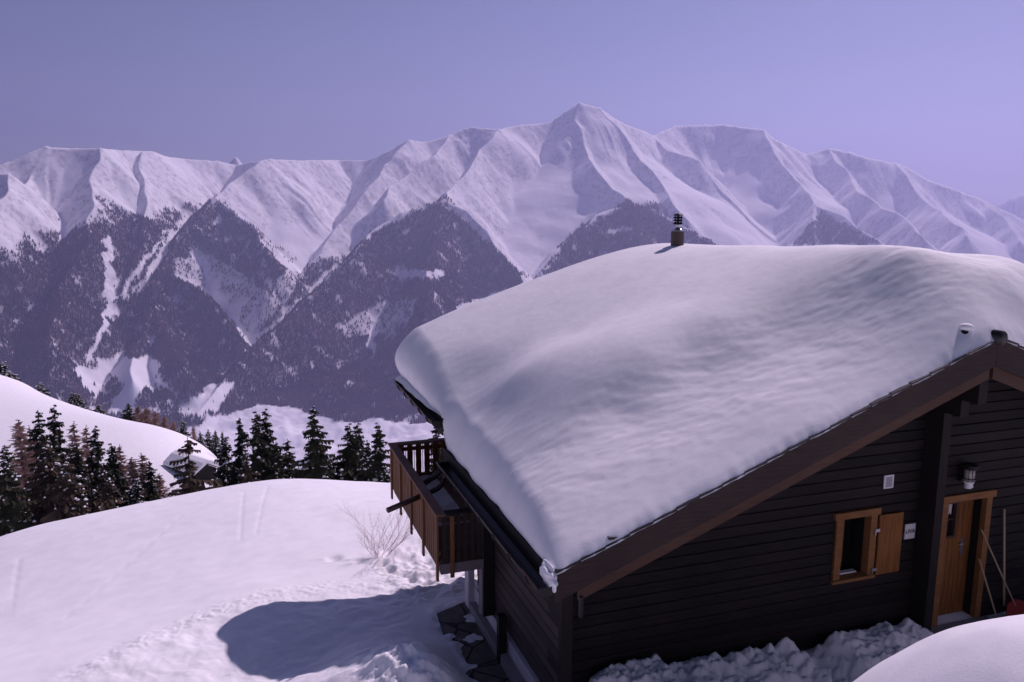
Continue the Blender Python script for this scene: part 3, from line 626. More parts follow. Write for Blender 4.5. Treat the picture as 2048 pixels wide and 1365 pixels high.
def door():
    d = empty('door'); d.parent = ch
    mb = MB(); mb.box(9.90, 10.01, YG-.035, YG+.06, -6.47, -4.49); mb.box(10.76, 10.87, YG-.035, YG+.06, -6.47, -4.49); mb.box(9.86, 10.92, YG-.05, YG+.06, -4.488, -4.38)
    mb.build('door_frame', M_ORANGEX, d, bevel=.004)
    mb = MB(); mb.box(9.93, 10.0, YG+.06, YG+.26, -6.47, -4.42); mb.box(10.77, 10.84, YG+.06, YG+.26, -6.47, -4.42); mb.box(10.0, 10.77, YG+.06, YG+.26, -4.5, -4.42); mb.build('door_reveal', M_BLACKWOOD, d)
    mb = MB(); k = 0; x = 10.0
    while x < 10.765:
        x1 = min(x+.083, 10.77); lo, hi = -6.47, -4.50
        if x1 > 10.08 and x < 10.40:
            mb.box(x, x1-.004, YG+.2, YG+.24, lo, -5.16); mb.box(x, x1-.004, YG+.2, YG+.24, -4.60, hi)
        else: mb.box(x, x1-.004, YG+.2, YG+.24, lo, hi)
        x += .083
    mb.build('door_leaf', M_ORANGE, d, bevel=.003)
    f = MB(); f.box(10.06, 10.10, YG+.18, YG+.245, -5.18, -4.58); f.box(10.40, 10.44, YG+.18, YG+.245, -5.18, -4.58); f.box(10.10, 10.40, YG+.18, YG+.245, -4.62, -4.58); f.box(10.10, 10.40, YG+.18, YG+.245, -5.18, -5.14)
    f.box(10.242, 10.258, YG+.2, YG+.235, -5.14, -4.62); f.box(10.10, 10.40, YG+.202, YG+.233, -4.888, -4.872)
    fo = f.build('door_window', M_RAKE2, d)
    g = MB(); g.box(10.10, 10.40, YG+.236, YG+.24, -5.14, -4.62); g.build('glass', M_GLASS, fo)
    cu = MB(); cu.prism([(10.27, YG+.234, -4.63), (10.37, YG+.234, -4.63), (10.36, YG+.234, -4.82), (10.33, YG+.234, -4.78), (10.29, YG+.234, -4.84)], (0, -.002, 0)); cu.build('curtain', M_CURTAIN, fo)
    h = MB(); h.tube([(10.60, YG+.16, -5.30), (10.50, YG+.155, -5.30)], .012, 8); h.tube([(10.60, YG+.2, -5.30), (10.60, YG+.155, -5.30)], .012, 8); h.box(10.57, 10.63, YG+.19, YG+.2, -5.48, -5.22); h.build('handle', M_STEEL, d)
    t = MB(); t.box(9.80, 11.0, YG-.35, YG-.01, -6.60, -6.475); t.build('threshold', M_CONCRETE, d, bevel=.01)
door()
# vent, sign, lamp
mb = MB(); mb.box(8.76, 8.93, YG-.022, YG-.006, -4.13, -3.93); v_ = mb.build('air_vent', M_WHITE, ch)
mb = MB()
for k in range(7): mb.box(8.79, 8.90, YG-.030, YG-.0225, -4.105+k*.022, -4.092+k*.022)
mb.build('louvre', M_GREY, v_)
mb = MB(); mb.box(9.228, 9.415, YG-.020, YG-.006, -4.965, -4.735); sg = mb.build('house_sign', M_WHITE, ch)
def text(s, size, loc, rot, mt, parent, name, ext=0.001):
    cu = bpy.data.curves.new(name, 'FONT'); cu.body = s; cu.size = size; cu.align_x = 'CENTER'; cu.align_y = 'CENTER'; cu.extrude = ext; cu.offset = size*.025
    o = bpy.data.objects.new(name, cu); COL.objects.link(o); dg = bpy.context.evaluated_depsgraph_get()
    me = bpy.data.meshes.new_from_object(o.evaluated_get(dg)); bpy.data.objects.remove(o)
    n = link(name, me, None, parent); me.materials.clear(); me.materials.append(mt); n.location = loc; n.rotation_euler = rot; return n
text('UVA', .088, (9.322, YG-.0225, -4.85), (math.pi/2, 0, 0), M_BLACK, sg, 'lettering')
def wall_lamp():
    L = empty('wall_lamp', (10.20, 8.84, -4.03)); L.parent = ch
    mb = MB(); mb.tube([(0, 0, .14), (0, 0, .165), (0, 0, .185)], [.125, .115, .03], 20); mb.tube([(0, 0, .10), (0, 0, .14)], .09, 20); mb.build('lamp_cap', M_BLACK, L, True)
    mb = MB(); mb.tube([(0, 0, -.07), (0, 0, .10)], .075, 20); mb.build('lamp_glass', M_LAMPGLASS, L, True)
    mb = MB()
    for k in range(10):
        t = k*2*math.pi/10; x, y = .083*math.cos(t), .083*math.sin(t); mb.tube([(x, y, -.08), (x, y, .11)], .004, 5)
    for z in (-.08, -.045, .10):
        mb.tube([(.085*math.cos(k*math.pi/8), .085*math.sin(k*math.pi/8), z) for k in range(17)], .006, 5)
    mb.build('lamp_cage', M_BLACK, L)
    mb = MB(); mb.tube([(0, 0, -.12), (0, 0, -.07)], [.07, .088], 16); mb.tube([(-.02, -.01, -.2), (-.01, 0, -.12)], .05, 10); mb.tube([(.035, -.02, -.19), (.03, -.01, -.12)], .03, 8); mb.build('sensor', M_WHITE, L)
    mb = MB(); mb.box(-.06, .06, .09, .155, -.12, .12); mb.tube([(0, .04, -.09), (0, .1, -.09)], .025, 8); mb.build('lamp_mount', M_BLACK, L)
wall_lamp()
# wing wall beside the balcony
mb = MB(); mb.box(3.435, XL-.002, 11.24, 11.44, -6.36, -4.30); mb.build('wing_wall', M_BLACKWOOD, ch)
mb = MB(); mb.box(3.415, 3.433, 11.25, 11.43, -6.36, -4.35); mb.build('wing_wall_edge', M_GREYBEAM, ch)
mb = MB(); mb.box(3.50, 3.60, 10.72, 10.86, -7.2, -6.36) if False else mb.box(XL-.16, XL-.04, 10.55, 10.67, -7.3, -6.02); mb.build('short_post', M_BLACKWOOD, ch, bevel=.004)
# balcony
def balcony():
    bx, by0, by1, zt, zf = 2.75, 11.24, 14.90, -4.60, -5.36
    B = empty('balcony', (0, 0, 0)); B.parent = ch
    f = MB(); x = bx+.03
    y = by0+.03
    while y < by1-.02: f.box(bx+.03, 4.15, y, y+.135, zf-.03, zf); y += .14
    f.build('floor', M_RAIL, B)
    f = MB(); f.box(bx+.02, bx+.10, by0+.06, by1-.05, -5.55, zf-.035); f.build('edge_beam', M_GREYBEAM, B)
    f = MB(); f.box(bx+.02, 3.43, by0-.02, by0+.055, -5.56, -5.40); f.build('front_beam', M_GREYBEAM, B)
    f = MB(); f.box(bx+.1, 4.1, by1-.05, by1+.02, -5.55, zf-.035); 
    f.build('joist', M_BLACKWOOD, B)
    for yy in (12.3, 13.5, 14.5): f = MB(); f.box(bx+.1, 4.15, yy, yy+.1, -5.53, zf-.035); f.build('joist', M_BLACKWOOD, B)
    f = MB(); f.box(bx-.06, bx+.09, by0-.06, by1+.06, zt-.04, zt); f.build('top_rail', M_RAIL, B, bevel=.006)
    f = MB(); f.box(bx+.092, 3.43, by0-.06, by0+.09, zt-.04, zt); f.build('top_rail', M_BLACKWOOD, B, bevel=.006)
    f = MB(); f.box(bx+.092, 6.2, by1-.09, by1+.06, zt-.04, zt); f.build('top_rail', M_RAIL, B, bevel=.006)
    def slats(horizontal, a0, a1, fixed, mt, name, step=.135):
        m = MB(); a = a0; i = 0
        while a < a1-.02:
            w = min(step*.66, a1-a)
            # board with a scalloped edge
            n = 8; pl = []; pr = []
            for k in range(n+1):
                z = (-5.47)+(zt-.045+5.47)*k/n; s = .006*math.cos(k*math.pi)
                pl.append((a+s*0+.004*(k % 2), z)); pr.append((a+w-.004*(k % 2), z))
            poly = pl+pr[::-1]
            if horizontal: m.prism([(p, fixed, z) for p, z in poly], (0, .022, 0))
            else: m.prism([(fixed, p, z) for p, z in poly], (.022, 0, 0))
            c0 = a+w+step*.17-.005
            if c0+.012 < a1:
                if horizontal: m.box(c0, c0+.010, fixed+.003, fixed+.019, -5.47, zt-.045)
                else: m.box(fixed+.003, fixed+.019, c0, c0+.010, -5.47, zt-.045)
            a += step; i += 1
        if horizontal: m.box(a0, a1, fixed+.023, fixed+.055, zt-.17, zt-.10); m.box(a0, a1, fixed+.023, fixed+.055, -5.30, -5.23)
        else: m.box(fixed+.023, fixed+.055, a0, a1, zt-.17, zt-.10); m.box(fixed+.023, fixed+.055, a0, a1, -5.30, -5.23)
        return m.build(name, mt, B)
    slats(False, by0+.07, by1-.05, bx-.012, M_BALUSTER, 'side_boards')
    slats(True, bx+.05, 3.42, by0-.010, M_RAKE, 'near_boards', .105)  # darker wood than the side boards: shade on this face put into the colour
    slats(True, bx+.12, 6.1, by1-.04, M_ORANGE, 'valley_boards', .165)
    for yy in (by0, by0+.93, by0+1.83, by0+2.73, by1-.09):
        m = MB(); m.box(bx-.045, bx-.014, yy-.03, yy+.05, -5.66, zt-.04); m.build('post', M_BALUSTER, B, bevel=.003)
    m = MB(); m.box(bx+.16, bx+.22, by0-.05, by0-.014, -5.62, zt-.05); m.build('post', M_BALUSTER, B, bevel=.003)
balcony()
mb = MB(); 
# chimney
cx, cy = 8.86, 15.2
cn = empty('chimney', (cx, cy, -1.9)); cn.parent = ch
mb = MB(); mb.tube([(0, 0, -.4), (0, 0, 1.19)], .135, 24); mb.build('flue', mat('brown_clad_flue', (0.10, 0.075, 0.065), .5, .4)[0], cn, False)
mb = MB(); mb.tube([(0, 0, 1.192), (0, 0, 1.215), (0, 0, 1.25)], [.12, .10, .075], 20); mb.tube([(0, 0, 1.25), (0, 0, 1.38)], .045, 14); mb.build('collar', M_STEEL, cn, True)
mb = MB()
for k in range(4):
    z = 1.345+k*.056; mb.tube([(0, 0, z), (0, 0, z+.012), (0, 0, z+.030)], [.112, .100, .085], 20)
mb.tube([(0, 0, 1.535), (0, 0, 1.56)], [.085, .03], 16)
for k in range(3):
    t = k*2.1; mb.tube([(.07*math.cos(t), .07*math.sin(t), 1.33), (.07*math.cos(t), .07*math.sin(t), 1.53)], .014, 6)
mb.tube([(0, 0, 1.3), (0, 0, 1.53)], .03, 8)
mb.build('cowl', M_BLACK, cn)

# ------------------------------------------------------------------ snow on the roof
def roof_snow():
    P = [(3.35, 16.2, -2.66), (4.29, 16.25, -2.26), (5.37, 16.25, -1.89), (6.82, 16.25, -1.43), (8.24, 16.2, -1.08), (9.49, 16.2, -1.03),
         (9.49, 13.5, -.91), (9.49, 11.5, -.80), (9.49, 10.3, -.74), (9.49, 9.6, -.81),
         (10.3, 10.3, -.86), (10.5, 9.3, -.90), (11.5, 10.3, -1.0), (11.3, 9.2, -1.0), (11, 13, -1.15), (11, 16, -1.4), (13.5, 10.3, -2.05), (13.5, 16, -2.2), (15.6, 10.3, -3.2), (15.6, 16, -3.2), (13.5, 8.8, -2.5), (15.6, 8.8, -3.6), (11.3, 8.1, -2.3), (13.5, 8.1, -3.2), (15.6, 8.1, -4.0),
         (4.15, 13.8, -2.70), (4.16, 12.1, -2.84), (4.40, 11.05, -2.78), (4.93, 10.60, -2.55), (5.69, 10.50, -2.26), (6.96, 10.62, -1.80), (8.18, 10.55, -1.36), (9.0, 10.05, -1.02),
         (5.4, 12.5, -2.26), (7, 13, -1.62), (7, 11.8, -1.66), (8.3, 13, -1.19), (8.3, 11.4, -1.18), (5.6, 14.5, -1.98), (4.6, 14.5, -2.36),
         (3.95, 13.2, -3.06), (3.88, 11.5, -3.22), (4.05, 10.4, -3.20), (5.0, 9.95, -2.92), (6.3, 9.92, -2.44), (7.6, 9.85, -1.94), (8.7, 9.45, -1.44), (9.49, 9.05, -1.10), (10.6, 8.85, -1.06), (10.4, 8.5, -1.35),
         (3.35, 8.05, -4.03), (5, 8.05, -3.42), (7, 8.05, -2.66), (8.5, 8.05, -2.10), (9.49, 8.05, -1.72), (10.3, 8.05, -1.98),
         (3.3, 9.2, -3.80), (3.3, 10.5, -3.72), (3.3, 12, -3.62), (3.3, 13.2, -3.42), (3.7, 9.2, -3.60), (3.65, 12.2, -3.42), (5, 8.9, -3.16), (6.5, 8.9, -2.59), (8, 8.9, -2.02),
         (3.4, 14.6, -2.84)]
    T = TPS(P, 0.002)
    # plan grid, dense near the edges
    def axis(a, b, n, e0, e1):
        t = np.linspace(0, 1, n); core = a+(b-a)*t
        lo = a+e0*(np.linspace(0, 1, 16)**1.6); hi = b-e1*(np.linspace(1, 0, 16)**1.6)
        core = core[(core > a+e0*1.02) & (core < b-e1*1.02)]
        return np.concatenate([lo, core, hi])
    xa = axis(3.29, 15.78, 360, .42, .42); ya = axis(7.97, 16.42, 330, .28, .45)
    Yg, Xg = np.meshgrid(ya, xa, indexing='ij')
    jb = sstep(12.75, 13.25, Yg); base = np.where(Xg > RX, RZ-(Xg-RX)*SL, jb*(FZ+(Xg-EX)*(RZ-FZ)/(RX-EX)) + (1-jb)*(EZ+(Xg-EX)*SL)) - .01
    top = T(Xg, Yg)
    # wind ripples on the lower snow, fine grain everywhere
    low = sstep(10.9, 9.9, Yg) * sstep(0.0, 1.2, Yg-7.9)
    low = np.maximum(low, sstep(4.3, 3.9, Xg)*0.3)
    u = Xg-Yg*0.4; v = Yg+Xg*0.4
    rp = fbm(u*1.5+0.5*noise(Xg, Yg, 7), v*4.2, 4, 200, 0.55)
    top = top + low*0.0095*rp + low*0.004*fbm(u*5, v*9.0, 3, 210) + 0.002*fbm(Xg*9, Yg*9, 2, 220)
    top = top + 0.006*fbm(Xg*0.7, Yg*0.7, 2, 230)
    # slight scallop at the step
    t = np.maximum(top-base, 0.05)
    def q(d, w): 
        k = np.clip(d/w, 0, 1); return np.sqrt(np.maximum(1-(1-k)**2, 0))
    wob = 0.03*noise(Yg*1.7, Yg*0+3.3, 240) ; wobv = 0.018*noise(Xg*3.1, Xg*0+1.3, 241)+.012*noise(Xg*9, Xg*0, 242)
    e = q(Xg-3.29, .26)*q(15.78-Xg, .4)*q(Yg-7.97, .16)*q(16.42-Yg, .42)
    Z = base + t*e
    # the eave side leans out a little; the verge edge is ragged
    fr = np.clip((Z-base)/np.maximum(t, .05), 0, 1); nearx = sstep(3.85, 3.29, Xg)
    bul = (0.03+0.17*jb)*np.sin(np.pi*fr)*nearx
    X2 = Xg - bul*(t/0.9) + wob*nearx
    Y2 = Yg + wobv*sstep(8.3, 7.97, Yg)
    # the near end of the snow slides into the gutter
    V = np.stack([X2, Y2, Z], -1); nr, nc = V.shape[:2]
    F = grid_faces(nr, nc)
    # underside
    Vb = np.stack([X2, Y2, base-.0], -1)
    V = np.concatenate([V.reshape(-1, 3), Vb.reshape(-1, 3)]); n = nr*nc
    Fb = grid_faces(nr, nc)[:, ::-1]+n
    def strip(ids): return np.array([[ids[i], ids[i]+n, ids[i+1]+n, ids[i+1]] for i in range(len(ids)-1)])
    g = np.arange(n).reshape(nr, nc)
    S = np.concatenate([strip(g[0]), strip(g[:, -1]), strip(g[-1][::-1]), strip(g[::-1, 0])])
    o = np_mesh('roof_snow', V, np.concatenate([F, Fb, S]), M_ROOFSNOW, True)
    tag(o, 'thick smooth wind-shaped blanket of snow lying on the chalet roof', 'snow')
    # the tongue of snow in the open end of the gutter
    def tongue():
        nn = 30; vv = []; 
        bmm = bmesh.new(); bmesh.ops.create_icosphere(bmm, subdivisions=4, radius=1)
        for vtx in bmm.verts:
            x, y, z = vtx.co; k = 1+.35*float(noise(x*1.6+3, y*1.6+z*1.7, 250))
            vtx.co = Vector((3.25+x*.07*k, 8.12+y*.20*k, -4.22+z*.13*k+.04*y))
        me = bpy.data.meshes.new('gutter_snow'); bmm.to_mesh(me); bmm.free(); oo = link('gutter_snow', me, M_ROOFSNOW, None, True)
        tag(oo, 'small tongue of snow sagging into the near end of the gutter', 'snow')
    tongue()
roof_snow()
# small metal snow stop and vent cap poking through near the verge
mb = MB(); mb.box(3.93, 4.06, 7.99, 8.09, -3.84, -3.815); mb.box(3.99, 4.01, 8.02, 8.05, -3.93, -3.84); tag(mb.build('snow_stop', M_METAL), 'small dark metal snow stop poking out above the lower verge board', 'snow guard')
vp = empty('vent_pipe', (9.13, 8.25, -1.88)); tag(vp, 'short black vent pipe with a cap of snow just left of the roof peak', 'vent pipe')
mb = MB(); mb.tube([(0, 0, -.1), (-.02, -.06, .16)], .045, 14); mb.build('pipe', M_BLACK, vp, True)
bmm = bmesh.new(); bmesh.ops.create_icosphere(bmm, subdivisions=3, radius=1)
for vtx in bmm.verts: vtx.co = Vector((vtx.co.x*.085+.01, vtx.co.y*.09-.05, vtx.co.z*.05+.21))
me = bpy.data.meshes.new('snow_cap'); bmm.to_mesh(me); bmm.free(); link('snow_cap', me, M_ROOFSNOW, vp, True)

# snow lying on the balcony floor
def balcony_snow():
    xs = np.linspace(2.80, 3.60, 50); ys = np.linspace(12.55, 14.82, 110); Yg, Xg = np.meshgrid(ys, xs, indexing='ij')
    h = 0.10+.05*fbm(Xg*3, Yg*3, 4, 300); e = sstep(0, .12, Xg-2.80)*sstep(0, .12, 3.6-Xg)*sstep(0, .35, Yg-12.55+.12*noise(Xg*5, Yg*0, 301))*sstep(0, .1, 14.82-Yg)
    Z = -5.355+h*e
    o = np_mesh('balcony_snow', np.stack([Xg, Yg, Z], -1).reshape(-1, 3), grid_faces(len(ys), len(xs)), M_SNOW); tag(o, 'patch of lumpy snow lying on the balcony floor', 'snow')
balcony_snow()

# ------------------------------------------------------------------ tools leaning on the wall
def tool(name, label, cat, x0, z0, y0, x1, z1, y1, rad=.014):
    t = empty(name, (x0, y0, z0)); tag(t, label, cat, 'long handled snow tools leaning by the door')
    m = MB(); m.tube([(0, 0, 0), (x1-x0, y1-y0, z1-z0)], rad, 10); m.build('handle', M_HANDLE, t, True); return t
t = tool('snow_shovel', 'red bladed snow shovel whose thin handle leans toward the door frame', 'shovel', 11.28, -6.22, 8.72, 10.66, -4.98, 8.93, .011)
m = MB(); m.prism([(-.22, -.06, -.24), (.16, -.06, -.30), (.19, .0, .03), (.04, .03, .08), (-.16, .0, .05)], (0, .02, 0)); m.build('blade', M_RED, t, bevel=.005)
t = tool('broom', 'tall pale broom handle standing almost upright right of the door', 'broom', 11.2, -6.30, 8.84, 11.12, -4.72, 8.96, .017)
m = MB(); m.box(-.16, .16, -.03, .03, -.03, .02); m.build('brush_head', M_BLACKWOOD, t)
t = tool('snow_pusher', 'short pale handle of a snow pusher leaning lowest beside the door frame', 'shovel', 10.98, -6.45, 8.74, 10.68, -5.46, 8.93, .013)
m = MB(); m.prism([(-.2, -.1, -.06), (.2, -.1, -.06), (.2, 0, .04), (-.2, 0, .04)], (0, .02, .02)); m.build('blade', M_BLACK, t)
hk = empty('wall_hook', (11.62, 8.97, -4.85)); tag(hk, 'small black hook on the wall at the right edge above the tools', 'hook')
m = MB(); m.tube([(0, 0, 0), (0, -.06, -.01), (0, -.08, .05)], .015, 8); m.tube([(0, .02, 0), (0, .0, 0)], .04, 12); m.build('arm', M_BLACK, hk, True)

# ------------------------------------------------------------------ trees
M_NEEDLE = None
def foliage_mat(name, c1, c2):
    m, nt, b = mat(name, c1, 0.85, 0, 0.1)
    nt.links.new(ramp(nt, tex(nt, coords(nt), 1.3, 3), [(0.35, c1), (0.65, c2)]), b.inputs['Base Color']); return m
M_NEEDLE = foliage_mat('spruce_needles', (0.020, 0.026, 0.016), (0.050, 0.050, 0.030))
M_NEEDLE2 = foliage_mat('mixed_brown_needles', (0.042, 0.033, 0.026), (0.10, 0.074, 0.054))
M_LARCH = foliage_mat('larch_twigs', (0.34, 0.23, 0.20), (0.52, 0.38, 0.34))
M_BARK = wood('bark', (0.05, 0.035, 0.03), (0.10, 0.07, 0.06), 'z')
M_TWIG = mat('reddish_twigs', (0.42, 0.25, 0.26), 0.8)[0]
M_TREESNOW = mat('tree_snow', (0.84, 0.84, 0.87), 0.8, 0, 0.1)[0]
def tree_proto(kind, seed, H=10.0, spread=0.17, snow=0.3, sparse=1.0):
    rg = random.Random(seed); fol = MB(); sn = MB(); tr = MB(); limb = MB()
    lean = [0.02*H*rg.uniform(-1, 1) for _ in range(3)]
    tr.tube([(0, 0, -1.5), (lean[0]*.2, lean[1]*.2, H*.5), (0, 0, H*.985)], [.022*H, .011*H, .002*H], 7)
    def droplet(c, r):
        n = len(sn.v); k = 6; z0 = c[2]
        for i in range(k):
            t = 2*math.pi*i/k + rg.random(); rr = r*rg.uniform(.7, 1.3); sn.v.append((c[0]+rr*math.cos(t), c[1]+rr*math.sin(t), z0-r*.25))
        for i in range(k):
            t = 2*math.pi*i/k; rr = r*rg.uniform(.4, .7); sn.v.append((c[0]+rr*math.cos(t), c[1]+rr*math.sin(t), z0+r*.38))
        for i in range(k): j = (i+1) % k; sn.f.append((n+i, n+j, n+k+j, n+k+i))
        sn.f.append(tuple(n+k+i for i in range(k))); sn.f.append(tuple(n+k-1-i for i in range(k)))
    z = H*.975; 
    while z > H*.05:
        f = 1-z/H
        L = H*spread*(f**0.72)*1.45+.09
        if kind == 'larch': L = H*spread*min(1.0, (f**.6)*1.25)*(1.0 if f < .75 else .7)
        nb = int((5+5*min(1, f*2.5))*sparse) + (rg.random() < .5)
        for b in range(max(nb, 2)):
            if kind != 'larch' and rg.random() < 0.16: continue
            th = 2*math.pi*(b/nb)+rg.uniform(-.5, .5)+z*3.1; l = L*rg.uniform(.42, 1.15)*(1+.22*math.sin(z*2.3+th))
            dx, dy = math.cos(th), math.sin(th); droop = rg.uniform(.18, .55) if kind != 'larch' else rg.uniform(-.25, .3)
            zz = z+rg.uniform(-.04, .04)*H*.5
            def pt(s): return (dx*l*s, dy*l*s, zz - l*(droop*s - .35*droop*s*s*(1.3 if kind != 'larch' else .2)))
            nseg = 5 if kind != 'larch' else 6
            if kind == 'larch':
                a, c = pt(0), pt(1); w = .0095*H*.35
                fol.poly([(a[0], a[1], a[2]-w), (a[0], a[1], a[2]+w), c]); fol.poly([(a[0]-dy*w, a[1]+dx*w, a[2]), (a[0]+dy*w, a[1]-dx*w, a[2]), c])
                for i in range(nseg*3):
                    s = (i+1)/(nseg*3+1); p = pt(s); sl_ = l*.36*(1.1-s)*rg.uniform(.5, 1.4)
                    sd = 1 if i % 2 else -1; ex, ey = -dy*sd, dx*sd; w2 = w*.8
                    q = (p[0]+ex*sl_+dx*sl_*.5, p[1]+ey*sl_+dy*sl_*.5, p[2]-sl_*rg.uniform(-.3, .6))
                    fol.poly([(p[0], p[1], p[2]-w2), (p[0]+dx*w2, p[1]+dy*w2, p[2]+w2), q])
                    m_ = ((p[0]+q[0])/2, (p[1]+q[1])/2, (p[2]+q[2])/2)
                    for e_ in range(3): fol.poly([m_, (m_[0]+w2, m_[1], m_[2]+w2), (m_[0]+rg.uniform(-.3, .3)*sl_, m_[1]+rg.uniform(-.3, .3)*sl_, m_[2]+rg.uniform(-.5, .4)*sl_)])
            else:
                for i in range(nseg):
                    s0 = i/nseg; s1 = (i+1.25)/nseg; a = pt(s0); c = pt(min(s1, 1.08))
                    w = l*(.31*(1-.5*s0))*rg.uniform(.7, 1.4)+.05
                    for sd in (-1, 1):
                        ex, ey = -dy*sd, dx*sd; hang = w*rg.uniform(.45, 1.0)
                        fol.poly([a, c, (c[0]+ex*w*.55, c[1]+ey*w*.55, c[2]-hang), (a[0]+ex*w*.95+dx*w*.3, a[1]+ey*w*.95+dy*w*.3, a[2]-hang*.6)])
                    # hanging twig fringe
                    m_ = pt((s0+s1)/2)
                    fol.poly([m_, (m_[0]+dx*w*.4, m_[1]+dy*w*.4, m_[2]), (m_[0]+dx*w*.2+rg.uniform(-.1, .1)*w, m_[1]+dy*w*.2, m_[2]-w*rg.uniform(.7, 1.5))])
                    if rg.random() < snow*(.32+.6*s0): droplet((m_[0], m_[1], m_[2]+.03), (.04+.055*l)*rg.uniform(.5, 1.5))
                if rg.random() < .35:
                    fol.tube([pt(0), pt(1)], .004*H*.3, 4, False)
        z -= H*(.0215+.010*rg.random())*(1.0 if f > .12 else .7)
    t = empty('proto')
    tr.build('trunk', M_BARK, t, True)
    nf = len(fol.f); nv = len(fol.v); fol.v += sn.v; fol.f += [tuple(i+nv for i in f_) for f_ in sn.f]
    cr = fol.build('crown', {'spruce': M_NEEDLE, 'brown': M_NEEDLE2, 'larch': M_LARCH}[kind], t)
    cr.data.materials.append(M_TREESNOW)
    for i in range(nf, len(cr.data.polygons)): cr.data.polygons[i].material_index = 1; cr.data.polygons[i].use_smooth = True
    return t
def copy_tree(src):
    c = src.copy(); COL.objects.link(c)
    for ch_ in src.children:
        d = ch_.copy(); COL.objects.link(d); d.parent = c
    return c
PROT = {'s': [tree_proto('spruce', 1, spread=.16, snow=.30), tree_proto('spruce', 2, spread=.19, snow=.42), tree_proto('spruce', 3, spread=.145, snow=.24), tree_proto('spruce', 4, spread=.17, snow=.5, sparse=.8), tree_proto('spruce', 6, spread=.21, snow=.35, sparse=.75)],
        'w': [tree_proto('spruce', 11, spread=.20, snow=1.0)],
        'b': [tree_proto('brown', 5, spread=.21, snow=.35, sparse=.9)],
        'l': [tree_proto('larch', 21, spread=.15, sparse=1.5), tree_proto('larch', 22, spread=.19, sparse=1.7)],
        'p': [tree_proto('brown', 31, spread=.26, snow=.10, sparse=.42)]}
USED = {}
G_L, G_C, G_H, G_F = 'spruces and larches below the left hill', 'snowy spruces behind the white dome', 'trees along the crest of the left hill', 'trees clumped behind the small hut'
